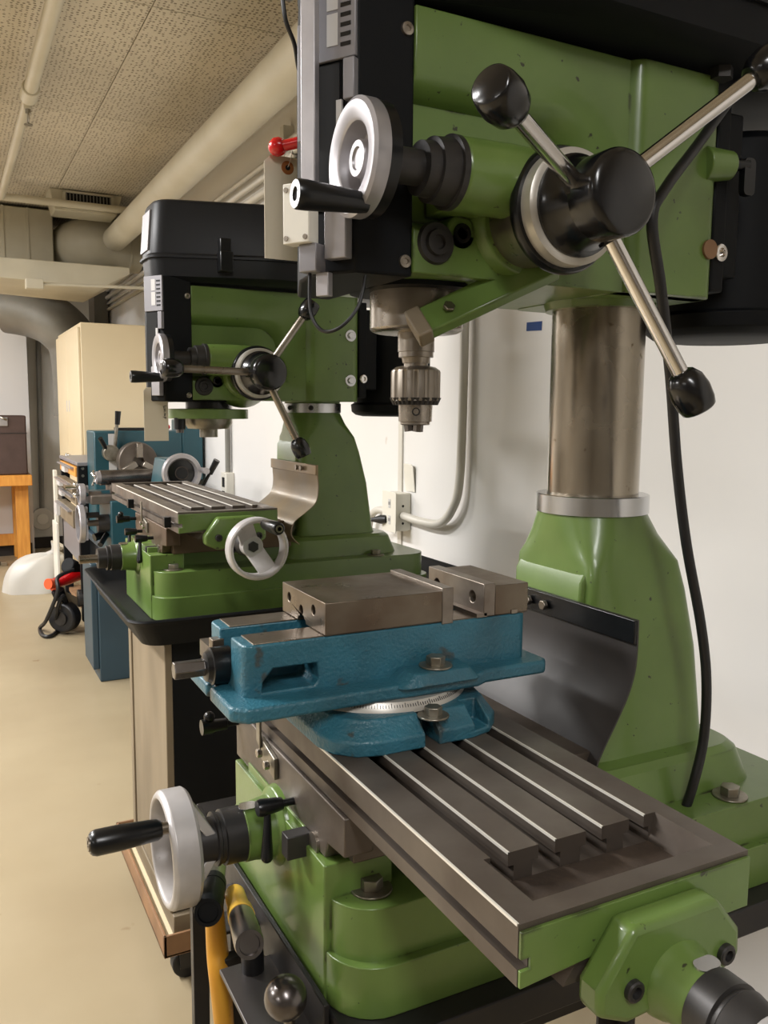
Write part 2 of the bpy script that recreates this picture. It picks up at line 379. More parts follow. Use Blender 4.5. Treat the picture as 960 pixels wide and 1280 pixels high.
    e = [(tx+.0005, ZT-.004), (tx+W-.0005, ZT-.004), (tx+W-.0005, zb), (tx+.112, zb-.001), (tx+.079, zb-.012), (tx+.065, zb-.012), (tx+.061, zb+.005), (tx+.0005, zb), (tx+.0005, ZT-.031), (tx+.0085, ZT-.031), (tx+.0085, ZT-.023), (tx+.0005, ZT-.023)]
    ends = [P(MB().prism(e, 'y', ya, yb), 'painted_table_end', 'green', .0006, table) for ya, yb in ((y0-.003, y0), (y1, y1+.003))]
    P(MB().prism([(tx+.052, zb+.002), (tx+.162, zb+.002), (tx+.175, zb-.014), (tx+.04, zb-.014)], 'y', y0+.002, y1-.002), 'dovetail_way', 'steel_dark', par=table)
    # lead-screw bearing bracket on the near end
    cx, cz = tx+.118, ZT-.055
    br = [(cx-.070, cz-.011), (cx-.070, cz+.007), (cx-.042, cz+.044), (cx+.037, cz+.044), (cx+.060, cz+.016), (cx+.061, cz-.005), (cx+.035, cz-.019), (cx-.044, cz-.023)]
    bk = P(MB().prism(br, 'y', y0-.025, y0-.002), 'bearing_bracket', 'green', .005, seg=3)
    P(MB().lathe((cx, y0-.02, cz-.005), (0, -1, 0), [(0, .030), (.008, .028), (.012, .0255), (.031, .0245), (.033, .023)], 40), 'bearing_boss', 'green', par=bk)
    for sx in (-.042, .044): socket(bk, (cx+sx, y0-.0245, cz+.002), (0, -1, 0), .0075)
    P(MB().prism(rrect(-.010, .010, -.0055, .0055, .005), 'z', 0, .0015).xf(Matrix.Translation((cx+.002, y0-.046, cz+.0190)) @ Matrix.Rotation(R(8), 4, 'X')), 'index_plate', 'chrome_ring', par=bk)
    dial = P(MB().lathe((cx, y0-.051, cz-.005), (0, -1, 0), [(0, .023), (.001, .0255), (.019, .0255), (.020, .023), (.023, .023), (.025, .025), (.040, .022), (.046, .019), (.052, .019)], 48), 'graduated_collar', 'dial_grey')
    P(MB().cyl((cx-.024, y0-.066, cz-.016), (cx-.035, y0-.068, cz-.021), .008, n=16), 'collar_lock_knob', 'black', par=dial)
    wheel(g, 'handwheel', (cx, y0-.128, cz-.005), (0, -1, 0), 118 if not near else 20, -100 if not near else -60, ro=.061)
    # cross-feed screw at the front
    fz = .117
    bb = MB().lathe((-.425, 0, fz), (-1, 0, 0), [(-.05, .046), (.004, .044), (.010, .042), (.015, .034), (.035, .0305), (.0465, .0305)], 40)
    fb = P(bb, 'cross_feed_bearing', 'green', .001)
    P(MB().prism(rrect(-.010, .010, -.006, .006, .0055), 'z', 0, .0015).xf(Matrix.Translation((-.465, -.005, fz+.0305)) @ Matrix.Rotation(R(14), 4, 'X')), 'index_plate', 'chrome_ring', par=fb)
    fd = P(MB().lathe((-.471, 0, fz), (-1, 0, 0), [(0, .029), (.022, .029), (.023, .0265), (.027, .0265), (.028, .028), (.031, .028), (.032, .0235), (.050, .0225)], 48), 'cross_feed_collar', 'dial_grey')
    if near:
        wheel(g, 'cross_feed_handwheel', (-.527, 0, fz), (-1, 0, 0), 90, -128, ro=.060, length=.068)
    else:
        P(MB().cyl((-.52, 0, fz), (-.56, 0, fz), .0095), 'screw_shaft', 'steel', par=fd)
    # hardware on the saddle / table front
    def tlever(y, z, flip=1, name='lock_lever'):
        l = P(MB().lathe((s0, y, z), (-1, 0, 0), [(0, .004), (.012, .004), (.013, .0065), (.019, .0075), (.036, .0092), (.040, .008)], 20), name, 'black')
        MB().tube([(s0-.029, y, z), (s0-.031, y-.006, z-.018*flip), (s0-.034, y-.012, z-.047*flip)], lambda t: .0035+.003*t*t, 12).build('lever_arm', 'black', l)
        MB().ball((s0-.034, y-.012, z-.048*flip), .0064, 14).build('lever_tip', 'black', l); return l
    tlever(-.045, .163)
    if not near: tlever(.075, .163)
    lv = P(MB().lathe((s0, .145, .185), (-1, 0, 0), [(0, .004), (.014, .004), (.015, .007), (.030, .008), (.034, .0095), (.046, .0095)], 20), 'lock_knob', 'black')
    MB().ball((s0-.036, .145, .197), .007, 14).build('lever_tip', 'black', lv)
    hb = P(MB().box(s0-.026, s0, -.095, -.078, .127, .151), 'gib_clamp_block', 'dial_grey', .001); MB().cyl((s0, -.104, .145), (s0-.003, -.104, .145), .011, n=20).build('clamp_washer', 'steel', hb)
    bkt = P(MB().prism([(.040, .236), (.052, .236), (.052, .196), (.040, .190)], 'x', s0-.008, s0-.005).prism([(.0, .192), (.052, .202), (.052, .178), (.0, .168)], 'x', s0-.005, s0), 'stop_bracket', 'zinc', .001)
    for y in (.012, .036): bolt(bkt, (s0-.005, y, .182+(y-.012)*.2), (-1, 0, 0), .0052, .006, False, m='steel')
    for yy in (() if near else (.06, .45)):
        P(MB().box(tx-.014, tx, y0+yy, y0+yy+.019, ZT-.038, ZT-.016), 'table_stop', 'black', .001)
    # chip guard
    gy0, gy1 = (-.165, .13) if near else (-.205, .09)
    if near: pf = [(-.071, .372), (-.071, .335), (-.074, .31), (-.083, .285), (-.097, .26), (-.112, .235), (-.122, .215), (-.124, .195)]
    else: pf = [(-.071, .355), (-.071, .335), (-.069, .30), (-.076, .27), (-.102, .248), (-.128, .228), (-.134, .200), (-.115, .178)]
    pf = [(p.x, p.y) for p in smooth_path([(a, c, 0) for a, c in pf], 5)]
    def gpt(p, y, d, i):
        return (p[0]-d, y, p[1])
    b = MB(); n = len(pf)
    ny = 10; rows = []
    for k in range(ny+1):
        y = gy0+(gy1-gy0)*k/ny; rows.append([(p[0], y, p[1]+DZ) for p in pf]+[(p[0]-.0025, y, p[1]+DZ) for p in reversed(pf)])
    b.loft(rows)
    gd = P(b, 'chip_guard', 'guard' if near else 'guard_light')
    P(MB().box(-.0775, -.0735, gy0, gy1, .345+DZ, .372+DZ) if near else MB().box(-.0775, -.0735, gy0, gy1, .332+DZ, .355+DZ), 'clamp_strip', 'black' if near else 'guard_light', .001, gd)
    for y in ((-.012, .02, .075) if near else (-.13, -.10)): bolt(gd, (-.0775, y, .358+DZ if near else .344+DZ), (-1, 0, 0), .0065, .006, False, m='steel')

    # ---------------------------------------------------------------- head
    h = hz
    b = MB()
    b.box(-.325, .072, -.083, .10, h+.001, h+.244)
    def face(d):
        xr, r_ = -.125+d, .05; zt_, zl = h+.163+d, h+.052-d*.5
        arc = [(xr-r_+r_*math.sin(R(t)), zt_-r_+r_*math.cos(R(t))) for t in range(0, 91, 10)]
        return [(-.325, h), (.074, h), (.074, h+.245), (-.325, h+.245), (-.325, zt_)]+arc+[(xr, zl), (-.325, zl)]
    b.loft([[(x, -.082, z) for x, z in face(0)], [(x, -.090, z) for x, z in face(.004)], [(x, -.100, z) for x, z in face(.014)], [(x, -.104, z) for x, z in face(.022)]])
    b.prism(rrect(-.062, .076, -.115, .102, .022, 6), 'z', h, h+.245)
    if near: b.cyl((.05, -.108, h+.15), (.088, -.114, h+.152), .02, .016)
    b.lathe((-.20, -.06, h+.058), (0, -1, 0), [(0, .075), (.02, .068), (.04, .059), (.052, .055), (.056, .052)], 48)          # hub boss
    b.lathe((-.306, -.142, h+.086), (1, 0, 0), [(0, .031), (.002, .033), (.06, .034), (.13, .032)], 36)     # fine-feed boss
    b.box(-.300, -.178, -.142, -.07, h+.058, h+.116)
    b.lathe((-.27, -.08, h+.042), (0, -1, 0), [(0, .02), (.022, .018), (.024, .016)], 24)
    hd = P(b, 'head_casting', 'green', .004, sharp=40)
    MB().lathe((-.27, -.1045, h+.042), (0, -1, 0), [(0, .010), (.002, .0095), (.002, .006), (0, .005)], 20).build('oil_plug', 'black_gloss', hd)
    MB().lathe((-.300, -.1035, h+.030), (0, -1, 0), [(0, .021), (.004, .019), (.004, .013), (.008, .012), (.008, .007), (.005, .006)], 32).build('pinion_cap', 'dial_grey', hd)
    if not near:
        for zz in (.05, .155): bolt(hd, (.05, -.115, h+zz), (0, -1, 0), .008, .006, True, 'clamp_bolt', 'chrome_ring')
    else:
        MB().cyl((.060, -.113, h+.055), (.060, -.118, h+.055), .011).build('clamp_bolt', 'rolling_base', hd)
        l = MB().cyl((.085, -.114, h+.153), (.112, -.118, h+.155), .007).build('clamp_handle', 'black', hd)
        MB().prism(rrect(-.009, .009, -.03, .012, .006), 'y', -.004, .004).xf(Matrix.Translation((.112, -.119, h+.15))).build('clamp_lever', 'black', hd)
    # clamp boss lug at rear and collar under head
    P(MB().lathe((0, 0, h-.008), (0, 0, 1), [(0, .066), (.012, .070)], 48), 'head_skirt', 'green', par=hd)
    # front housing (black)
    pl = [(-.324, -.1015), (-.385, -.1015), (-.4125, -.058), (-.405, -.008), (-.365, .098), (-.324, .098)]
    fh = P(MB().prism(pl, 'z', h-.004, h+.262), 'front_housing', 'black_matte', .003)
    for zz in (.010, .222): MB().lathe((-.333, -.1015, h+zz), (0, -1, 0), [(0, .0065), (.0025, .006), (.003, .003), (.0015, .0025)], 18).build('screw', 'steel', fh)
    # chamfer frame for what sits on the sloping face
    A = Vector((-.385, -.1015, 0)); B = Vector((-.4125, -.058, 0)); t = (B-A).normalized(); nrm = Vector((t.y, -t.x, 0))
    if nrm.x > 0: nrm = -nrm
    def onf(a0, a1, z0, z1, d0, d1):
        m = MB(); q = []
        for z in (z0, z1):
            for d in (d0, d1):
                for a in (a0, a1): q.append(A+t*a+nrm*d+Vector((0, 0, h+z)))
        m.add(q, [(0, 2, 3, 1), (4, 5, 7, 6), (0, 1, 5, 4), (2, 6, 7, 3), (0, 4, 6, 2), (1, 3, 7, 5)]); return m
    P(onf(-.001, .052, .188, .262, 0, .004), 'scale_panel', 'label_grey', .0008, fh)
    P(onf(.018, .03, .20, .228, .004, .0046).add(*[x for x in (lambda q: (q.v, q.f))(onf(.018, .03, .231, .255, .004, .0046))]), 'panel_label', 'label_white', par=fh)
    q = MB()
    for k in range(7):
        e_ = onf(.004, .015, .198+k*.0085, .2015+k*.0085, .004, .0045); q.add(e_.v, e_.f)
    P(q, 'panel_print', 'black', par=fh)
    P(onf(.018, .046, .055, .186, .0, .0015), 'slot_recess', 'dark_hole', par=fh)
    P(onf(-.002, .010, .150, .186, 0, .008), 'slot_bezel', 'label_grey', .001, fh)
    P(onf(.014, .020, .10, .152, .001, .004), 'depth_scale', 'label_white', par=fh)
    P(onf(.004, .028, .008, .07, .0, .012), 'lower_bracket', 'alu_clean', .001, fh)
    if near:
        rail = P(onf(.033, .049, .055, .262, .012, .020), 'depth_rail', 'alu_clean', .001, fh)
        P(onf(.054, .062, .12, .225, .002, .007), 'rail_side_plate', 'label_grey', .0008, fh)
        rh = P(onf(.034, .064, .022, .077, .012, .028), 'reader_head', 'plastic_white', .001)
        for a_, z_ in ((.038, .027), (.060, .027), (.060, .071), (.038, .06)):
            p = A+t*a_+nrm*.028+Vector((0, 0, h+z_)); MB().cyl(p, p+nrm*.0012, .0024, n=14).build('screw', 'steel', rh)
        P(onf(.030, .050, -.004, .022, .006, .022), 'cable_block', 'label_grey', .001, rh)
        P(onf(.022, .036, -.026, -.004, .006, .014), 'lower_clip', 'alu_clean', .0008, rh)
        P(MB().tube([A+t*.043+nrm*.014+Vector((0, 0, h-.004)), A+t*.042+nrm*.014+Vector((0, 0, h-.04)), A+t*.03+nrm*.012+Vector((0, 0, h-.058)), A+t*.01+nrm*.01+Vector((0, 0, h-.055)), A+nrm*.005+Vector((.006, 0, h-.035)), A+Vector((.012, .004, h-.006))], .0018, 8, 8), 'sensor_cable', 'rubber', par=rh)
    # fine-feed handwheel
    wc = Vector((-.396, -.142, h+.086))
    fs = P(MB().lathe((-.306, -.142, h+.086), (-1, 0, 0), [(0, .0335), (.006, .0335), (.0065, .030), (.024, .029), (.0245, .025), (.036, .024), (.0365, .016), (.085, .016)], 40), 'fine_feed_collar', 'dial_grey')
    u = MB().lathe(wc, (-1, 0, 0), [(-.012, .047), (-.010, .0495), (.010, .0495), (.0125, .047), (.0125, .036), (.006, .0345), (-.002, .030), (-.006, .018), (.004, .017), (.006, .012), (.006, .0)], 56)
    u = MB().lathe(wc, (-1, 0, 0), [(-.014, .040), (-.012, .049), (.0095, .0495), (.0095, .0485), (-.012, .0385)], 56, closed=True)
    fw = P(u, 'fine_feed_wheel', 'black')
    MB().lathe(wc, (-1, 0, 0), [(-.009, .015), (-.008, .026), (.000, .029), (.0105, .0305), (.0125, .033), (.0140, .0465), (.0115, .0502), (.0, .0502), (-.008, .045)], 56, closed=True).build('wheel_face', 'alu_clean', fw)
    MB().lathe(wc, (-1, 0, 0), [(-.012, .020), (-.008, .026), (-.006, .026), (-.006, .017), (.006, .016), (.008, .015), (.008, .010), (.006, .009), (.006, .001)], 48).build('wheel_hub', 'alu_clean', fw)
    hp = wc+Vector((-.006, -.016, -.041))
    hn = MB().lathe(hp, (-1, 0, 0), [(0, .0085), (.01, .0095), (.056, .0125), (.064, .0125), (.066, .0115), (.066, .006), (.064, .005)], 28).build('wheel_handle', 'black', fw)
    # feed hub with three levers
    hc = Vector((-.20, -.108, h+.058))
    fb = P(MB().lathe(hc, (0, -1, 0), [(0, .046), (.064, .046)], 48), 'feed_hub_sleeve', 'steel')
    rg = P(MB().lathe(hc+Vector((0, -.058, 0)), (0, -1, 0), [(0, .050), (0, .0575), (.004, .0595), (.010, .0595), (.013, .0575), (.013, .050)], 64), 'feed_dial_ring', 'black')
    MB().lathe(hc+Vector((0, -.070, 0)), (0, -1, 0), [(0, .054), (.014, .0535), (.016, .050), (.016, .043)], 64).build('feed_dial', 'dial_plate', rg)
    hub = P(MB().lathe(hc+Vector((0, -.085, 0)), (0, -1, 0), [(0, .047), (.004, .047), (.008, .042), (.032, .0365), (.033, .038), (.060, .038), (.064, .036), (.067, .031), (.068, .0)], 48), 'feed_hub', 'black_gloss', sharp=50)
    if near: KN = ((627, 122, -.285), (962, 82, -.262), (864, 492, -.245))
    else: KN = ((214, 460, -.25), (386, 386, -.25), (376, 561, -.25))
    for uu, vv, yy in KN:
        k = L(uu, vv, yy); root = hc+Vector((0, -.106, 0)); d = (k-root); ln = d.length; d.normalize()
        s_ = root+d*.028
        MB().cyl(s_-d*.008, s_+d*.012, .0125, n=6).build('lever_socket', 'black_gloss', hub)
        MB().cyl(s_, root+d*(ln-.008), .0078, n=24).build('lever_rod', 'chrome' if near else 'steel', hub)
        MB().lathe(root+d*(ln-.024), d, [(0, .009), (.002, .0125), (.010, .0175), (.022, .0195), (.034, .0185), (.041, .0165), (.0425, .0145), (.043, .0)], 32).build('lever_knob', 'black_gloss', hub, sharp=50)
    # quill
    sx = -.262
    q = P(MB().lathe((sx, 0, h-.047), (0, 0, 1), [(0, .046), (.002, .0505), (.004, .052), (.048, .052)], 56), 'quill_flange', 'steel' if near else 'black')
    P(MB().prism(rrect(-.33, -.19, -.07, .07, .05, 8), 'z', h-.004, h+.01), 'quill_housing', 'black_matte', par=q)
    if near:
        P(MB().lathe((sx, 0, h-.080), (0, 0, 1), [(0, .015), (.006, .016), (.0065, .0195), (.012, .0195), (.0125, .0205), (.035, .0205)], 40), 'spindle_nose', 'steel', par=q)
        ck = P(MB().lathe((sx, 0, h-.090), (0, 0, 1), [(0, .0135), (.014, .0135)], 32), 'drill_chuck', 'steel')
        rings = []; N_ = 112
        prof_ = [(h-.122, .027, 0), (h-.1205, .0278, 1), (h-.090, .0278, 1), (h-.088, .0272, 0), (h-.0845, .022, 0), (h-.0835, .0165, 0)]
        for zz, rr, fl in prof_:
            rings.append([(sx+(rr-(.0016 if fl and (k % 8) in (2, 3, 4) else 0))*math.cos(2*math.pi*k/N_), (rr-(.0016 if fl and (k % 8) in (2, 3, 4) else 0))*math.sin(2*math.pi*k/N_), zz) for k in range(N_)])
        MB().loft(rings).build('chuck_sleeve', 'steel', ck, sharp=25)
        rings = []
        for zz, ra, rb in ((h-.1265, .0255, .023), (h-.1185, .0292, .0275)):
            rings.append([(sx+(ra if k % 4 < 2 else rb)*math.cos(2*math.pi*k/N_), (ra if k % 4 < 2 else rb)*math.sin(2*math.pi*k/N_), zz) for k in range(N_)])
        MB().loft(rings).build('chuck_teeth', 'dial_grey', ck, sharp=25)
        bd = MB().lathe((sx, 0, h-.149), (0, 0, 1), [(0, .0155), (.001, .0168), (.0035, .0168), (.004, .0188), (.026, .0195)], 40).build('chuck_body', 'steel', ck)
        dvec = Vector((-.45, -.89, 0)).normalized(); p = Vector((sx, 0, h-.134))+dvec*.0175
        MB().lathe(p, dvec, [(0, .0001), (.0018, .0045), (.0022, .0045), (.0022, .0036), (.0008, .003)], 18).build('key_hole', 'dark_hole', ck)
        for a in range(3):
            a_ = R(a*120+30); c_, s_ = math.cos(a_), math.sin(a_)
            MB().cyl((sx+c_*.006, s_*.006, h-.156), (sx+c_*.007, s_*.007, h-.148), .0062, n=8).build('chuck_jaw', 'gunmetal', ck)
        # green guard arm on the near side
        a = L(520, 410, -.072); c_ = L(690, 330, -.125)
        arm = P(MB().obar(a, c_, .034, .014, (0, .62, .78)), 'guard_arm', 'green', .002)
        d = (c_-a).normalized()
        MB().obar(a-d*.004, a+d*.012, .037, .02, (0, .62, .78)).build('arm_clamp', 'cabinet_grey', arm, .002)
        pb = a+d*.034; o_ = Vector((-.15, -.78, .6)).normalized(); bolt(arm, pb+o_*.007, o_, .0065, .004, False, 'arm_bolt', 'steel')
    else:
        P(MB().lathe((sx, 0, h-.042), (0, 0, 1), [(0, .088), (.0, .092), (.022, .092), (.023, .06)], 56), 'clamp_ring', 'green', .001)
        P(MB().lathe((sx, 0, h-.085), (0, 0, 1), [(0, .021), (.018, .021), (.019, .032), (.020, .048), (.033, .055), (.044, .055)], 40), 'spindle_nose', 'zinc')
        rd = P(MB().cyl((sx-.075, -.03, h-.040), (sx-.075, -.03, h-.066), .013, n=16), 'lock_screw', 'black')
        MB().cyl((sx-.075, -.03, h-.066), (sx-.075, -.03, h-.074), .009, n=16).build('screw_tip', 'gunmetal', rd)
    # belt cover and motor
    cz0 = h+.252
    cpoly = [(-.408, .018), (-.408, -.092), (-.16, -.172), (.10, -.172), (.28, -.14), (.33, -.05), (.33, .05), (.28, .12), (.10, .14), (-.16, .125)]
    def cring(o, z):
        out = []; n_ = len(cpoly)
        for i_, p_ in enumerate(cpoly):
            p = Vector(p_); a_ = Vector(cpoly[i_-1]); b_ = Vector(cpoly[(i_+1) % n_])
            c_ = Vector((0, 0)); r_ = .028 if p.x < 0 else .05
            pa_ = p+(a_-p).normalized()*r_; pb_ = p+(b_-p).normalized()*r_
            for t_ in (0, .25, .5, .75, 1):
                v_ = pa_*(1-t_)**2+p*2*t_*(1-t_)+pb_*t_*t_; d_ = (v_-Vector((-.04, -.02))); d_.normalize(); v_ = v_+d_*o; out.append((v_.x, v_.y, z))
        return out
    bt = P(MB().loft([cring(-.03, cz0), cring(-.006, cz0+.010), cring(-.002, cz0+.046), cring(-.002, cz0+.049)]), 'belt_tray', 'black_matte' if near else 'black_cover', sharp=30)
    P(MB().loft([cring(.004, cz0+.048), cring(.004, cz0+.053), cring(-.002, cz0+.058), cring(-.010, cz0+.160), cring(-.014, cz0+.167), cring(-.022, cz0+.170)]), 'belt_cover', 'black_cover', sharp=30)
    lt = P(MB().box(-.275, -.247, -.160, -.130, cz0+.02, cz0+.062), 'cover_latch', 'black', .002)
    MB().box(-.273, -.249, -.153, -.120, cz0+.058, cz0+.09).build('latch_hook', 'black', lt, .002)
    P(MB().cyl((-.26, -.03, cz0+.168), (-.26, -.03, cz0+.183), .03), 'cover_knob', 'black', .002)
    P(MB().prism([(-.4085, cz0+.066), (-.4015, cz0+.15), (-.395, cz0+.15), (-.400, cz0+.066)], 'y', -.068, .004), 'cover_label', 'label_grey')
    if near:
        P(MB().box(-.4215, -.409, -.06, .0, cz0+.016, cz0+.10), 'switch_box', 'label_grey', .003)
        P(MB().hexn((.06, -.12, cz0+.002), (.06, -.12, cz0-.012), .013), 'cover_bolt', 'dial_grey')
    mp = P(MB().box(.076, .098, -.105, .09, h+.01, h+.235), 'motor_plate', 'black_matte', .003)
    P(MB().box(.098, .13, -.095, .085, h+.03, h+.22), 'motor_bracket', 'black_matte', .003, mp)
    socket(mp, (.088, -.105, h+.055), (0, -1, 0), .010, 'plate_bolt', 'chrome')
    P(MB().lathe((.222, 0, h-.035), (0, 0, 1), [(0, .075), (.004, .094), (.012, .104), (.030, .106), (.034, .098), (.24, .098), (.25, .09)], 48), 'motor', 'black_matte', .001)
    return g
O1 = (.736, .843, H-.326-ZT)
O2 = (.813, 1.966, H-.206-ZT)
M1 = build_mill(O1, .704, -.424, -.431, 'green mill drill with a drill chuck over the blue vise', True)
M2 = build_mill(O2, .472, -.402, -.264, 'green mill drill with bare spindle standing in the black tray', False)
# red quill-lock lever of the near machine
h1 = .704
def W1(x, y, z): return Vector(O1)+Vector((x, y, z))
pa = ony(345, 184, .955); pb = ony(392, 172, .925)
rl = MB().tube([pa-Vector(O1), (pa*.5+pb*.5)-Vector(O1)+Vector((0, 0, -.001)), pb-Vector(O1)], .0062, 14).build('quill_lock_lever', 'red', M1)
MB().lathe(pa-Vector(O1)+(pa-pb).normalized()*.008, (pb-pa), [(0, .004), (.003, .008), (.008, .0105), (.014, .010), (.018, .0075)], 20).build('lever_knob', 'red', rl)
bx = pb-Vector(O1); MB().lathe(bx+Vector((-.012, .01, .0)), (1, 0, 0), [(0, .012), (.004, .016), (.05, .016)], 20).build('lock_boss', 'black', rl)

MB().tube([ony(*p)-Vector(O1) for p in ((352, -15, .80), (357, 25, .80), (368, 55, .81), (373, 85, .82), (380, 108, .83))], .0022, 8, 6).build('sensor_cable', 'rubber', M1)
# ------------------------------------------------------------------ paper tags
def paper_tag(u0, v0, u1, v1, y, label, ink):
    a = ony(u0, v0, y); b = ony(u1, v1, y); x0, x1, z1, z0 = a.x, b.x, a.z, b.z
    t = thing('paper_tag', ((x0+x1)/2, y, z0), label, 'tag', 'paper tags')
    wd = (x1-x0)/2; ht = z1-z0; c = wd*.28
    MB().prism([(-wd, 0), (wd, 0), (wd, ht-c), (wd-c, ht), (-wd+c, ht), (-wd, ht-c)], 'y', -.0004, .0004).build('card', 'tag', t)
    MB().lathe((0, -.0004, ht-wd*.42), (0, -1, 0), [(0, wd*.10), (0, wd*.27), (.0006, wd*.26), (.0006, wd*.11)], 24).build('eyelet', 'tag_brown', t)
    MB().cyl((0, -.0004, ht-wd*.42), (0, -.0012, ht-wd*.42), wd*.105, n=16).build('eyelet_hole', 'dark_hole', t)
    MB().tube([(0, -.001, ht-wd*.4), (wd*.12, -.001, ht-wd*.1), (wd*.2, .0, ht+wd*.3), (wd*.16, .003, ht+wd*.5)], .0005, 6, 5).build('string', 'string', t)
    if ink:
        # handwritten word running down the card
        x = wd*.62; z = ht*.66; s = wd*.11; st = []
        def stroke(pts): MB().tube([(x+px*s*2.1, -.0008, z-pz*s*2.1) for pz, px in pts], wd*.022, 6, 4).build('handwriting', 'ink', t)
        stroke([(0, 1.0), (.1, .2), (.5, -.1), (.6, .6)])
        stroke([(1.0, 0), (1.2, .7), (1.5, .1), (1.8, .7), (2.1, 0)])
        stroke([(2.6, .1), (2.9, .7), (3.2, .1), (3.4, .6), (3.6, .1)])
        stroke([(4.0, -.3), (4.1, .7), (4.5, .6), (4.3, .2)])
    return t
paper_tag(330, 192, 388, 328, .962, 'blank beige paper tag hanging from the red lever', False)
paper_tag(179, 484, 211, 551, 1.90, 'small beige paper tag with handwriting hanging beside the bare spindle', True)

# ------------------------------------------------------------------ machine vise
ZTW = H-.373
vz = ZTW
V = thing('machine_vise', (.468*KT, .926*KT, H+(vz-H)*KT), 'blue machine vise with swivel base clamped on the slotted table', 'vise')
vl = lambda x, y, z: (x-.468, y-.926, z-vz)
V.scale = (KT, KT, KT)
bx0, bx1, by0, by1 = .275-.468, .650-.468, -.067, .067
zf0, zf1, ztp = .045, .062, .120
# swivel base
sw = MB().loft([[(x, y, 0) for x, y in rrect(-.115, .112, -.138, .138, .055, 3)], [(x, y, .016) for x, y in rrect(-.115, .112, -.138, .138, .055, 3)], [(x, y, .030) for x, y in rrect(-.100, .105, -.120, .120, .05, 3)], [(x, y, .034) for x, y in rrect(-.098, .103, -.118, .118, .05, 3)]])
sw.box(.075, .125, -.035, .035, 0, .030)
so = sw.build('swivel_base', 'vise_blue', V, .003, 3)
cut(so, MB().box(-.006, .012, -.2, -.098, -.01, .05), MB().box(.06, .082, -.16, -.10, .008, .06))
dr = MB().lathe((0, 0, .033), (0, 0, 1), [(0, .112), (.006, .110), (.0115, .106), (.012, .09)], 80).build('graduated_ring', 'dial_plate', so)
for k in range(-32, 33):
    a = R(-90+k*1.7); big = k % 5 == 0; c, s = math.cos(a), math.sin(a)
    if k % 1 == 0:
        tk = MB().obar((c*.1105, s*.1105, .0393), (c*(.1082 if not big else .1073), s*(.1082 if not big else .1073), .0421 if not big else .0436), .0006, .0005, (-s, c, 0)); 
        if k == -32: ticks = tk
        else: ticks.add(tk.v, tk.f)
ticks.build('graduation', 'ink', so)
bolt(so, vl(.478, .800, vz+.030), (0, 0, 1), .0105, .010, True, 'hold_down_bolt')
# body
flo = [(bx0-.022, -.085), (bx0-.006, -.100), (-.02, -.098), (.0, -.100), (.09, -.100), (.105, -.092), (bx1+.012, -.092), (bx1+.02, -.082), (bx1+.02, .082), (bx1+.01, .092), (.09, .095), (.075, .112), (-.005, .112), (-.02, .095), (bx0-.006, .095), (bx0-.022, .08)]
b = MB().prism(flo, 'z', zf0, zf1)
bo = b.build('vise_base_flange', 'vise_blue', V, .004, 3)
cut(bo, MB().box(bx0-.03, bx0-.014, -.008, .004, .03, .08))
pad = MB().loft([[(x, y, zf1-.004) for x, y in rrect(-.022, .090, -.108, -.06, .012, 4)], [(x, y, zf1+.011) for x, y in rrect(-.002, .078, -.102, -.06, .012, 4)]]).build('clamp_lug', 'vise_blue', bo, .002)
for sy in (-1, 1): bolt(pad, (.038, -.083 if sy < 0 else .099, zf1+(.011 if sy < 0 else 0)), (0, 0, 1), .0115, .011, True, 'swivel_bolt')
body = MB().prism(rrect(bx0, bx1, by0, by1, .012), 'z', zf1-.004, ztp).build('vise_body', 'vise_blue', V, .002)
cut(body, MB().box(bx0-.02, bx1-.07, -.020, .022, .088, .14),
    MB().prism([(bx0+.020, .066), (bx0+.022, .078), (bx0+.034, .092), (bx0+.086, .092), (bx0+.088, .072), (bx0+.082, .066)], 'y', -.09, -.012))
for sy, n_ in ((-1, 0), (1, 1)):
    y_a, y_b = (by0+.003, -.0205) if sy < 0 else (.0225, by1-.003)
    MB().box(bx0+.012, bx1-.002, y_a, y_b, ztp-.001, ztp+.0012).build('vise_way', 'vise_steel', body, .0006)
# moving jaw
mj = MB().box(.370-.468, .523-.468, by0-.001, by1+.001, ztp+.0015, ztp+.039).build('moving_jaw', 'vise_steel', V, .0012)
hs = [MB().cyl((-.12, y, ztp+z), (-.078, y, ztp+z), .0058, n=20) for y, z in ((.045, .024), (-.033, .024), (.005, .016))]
hs.append(MB().cyl((-.12, .003, ztp-.004), (-.075, .003, ztp-.004), .014, n=24))
cut(mj, *hs)
MB().box(.523-.468, .539-.468, by0-.001, by1+.001, ztp-.002, ztp+.0425).build('jaw_plate', 'jaw_steel', mj, .001)
# fixed jaw
fj = MB().box(.600-.468, .651-.468, by0, by1, ztp+.001, ztp+.039).build('fixed_jaw', 'vise_steel', V, .0012)
pj = MB().box(.583-.468, .600-.468, by0-.001, by1+.001, ztp+.0015, ztp+.0425).build('jaw_plate', 'jaw_steel', fj, .001)
cut(pj, *[MB().cyl((.105, y, ztp+.022), (.126, y, ztp+.022), .0075, n=24) for y in (-.042, .045)])
MB().box(.105, .120, by0-.001, by1+.001, ztp+.001, ztp+.006).build('jaw_step', 'jaw_steel', fj)
MB().box(.157, .166, by0-.0012, by0+.004, ztp+.001, ztp+.006).build('jaw_key', 'steel', fj)
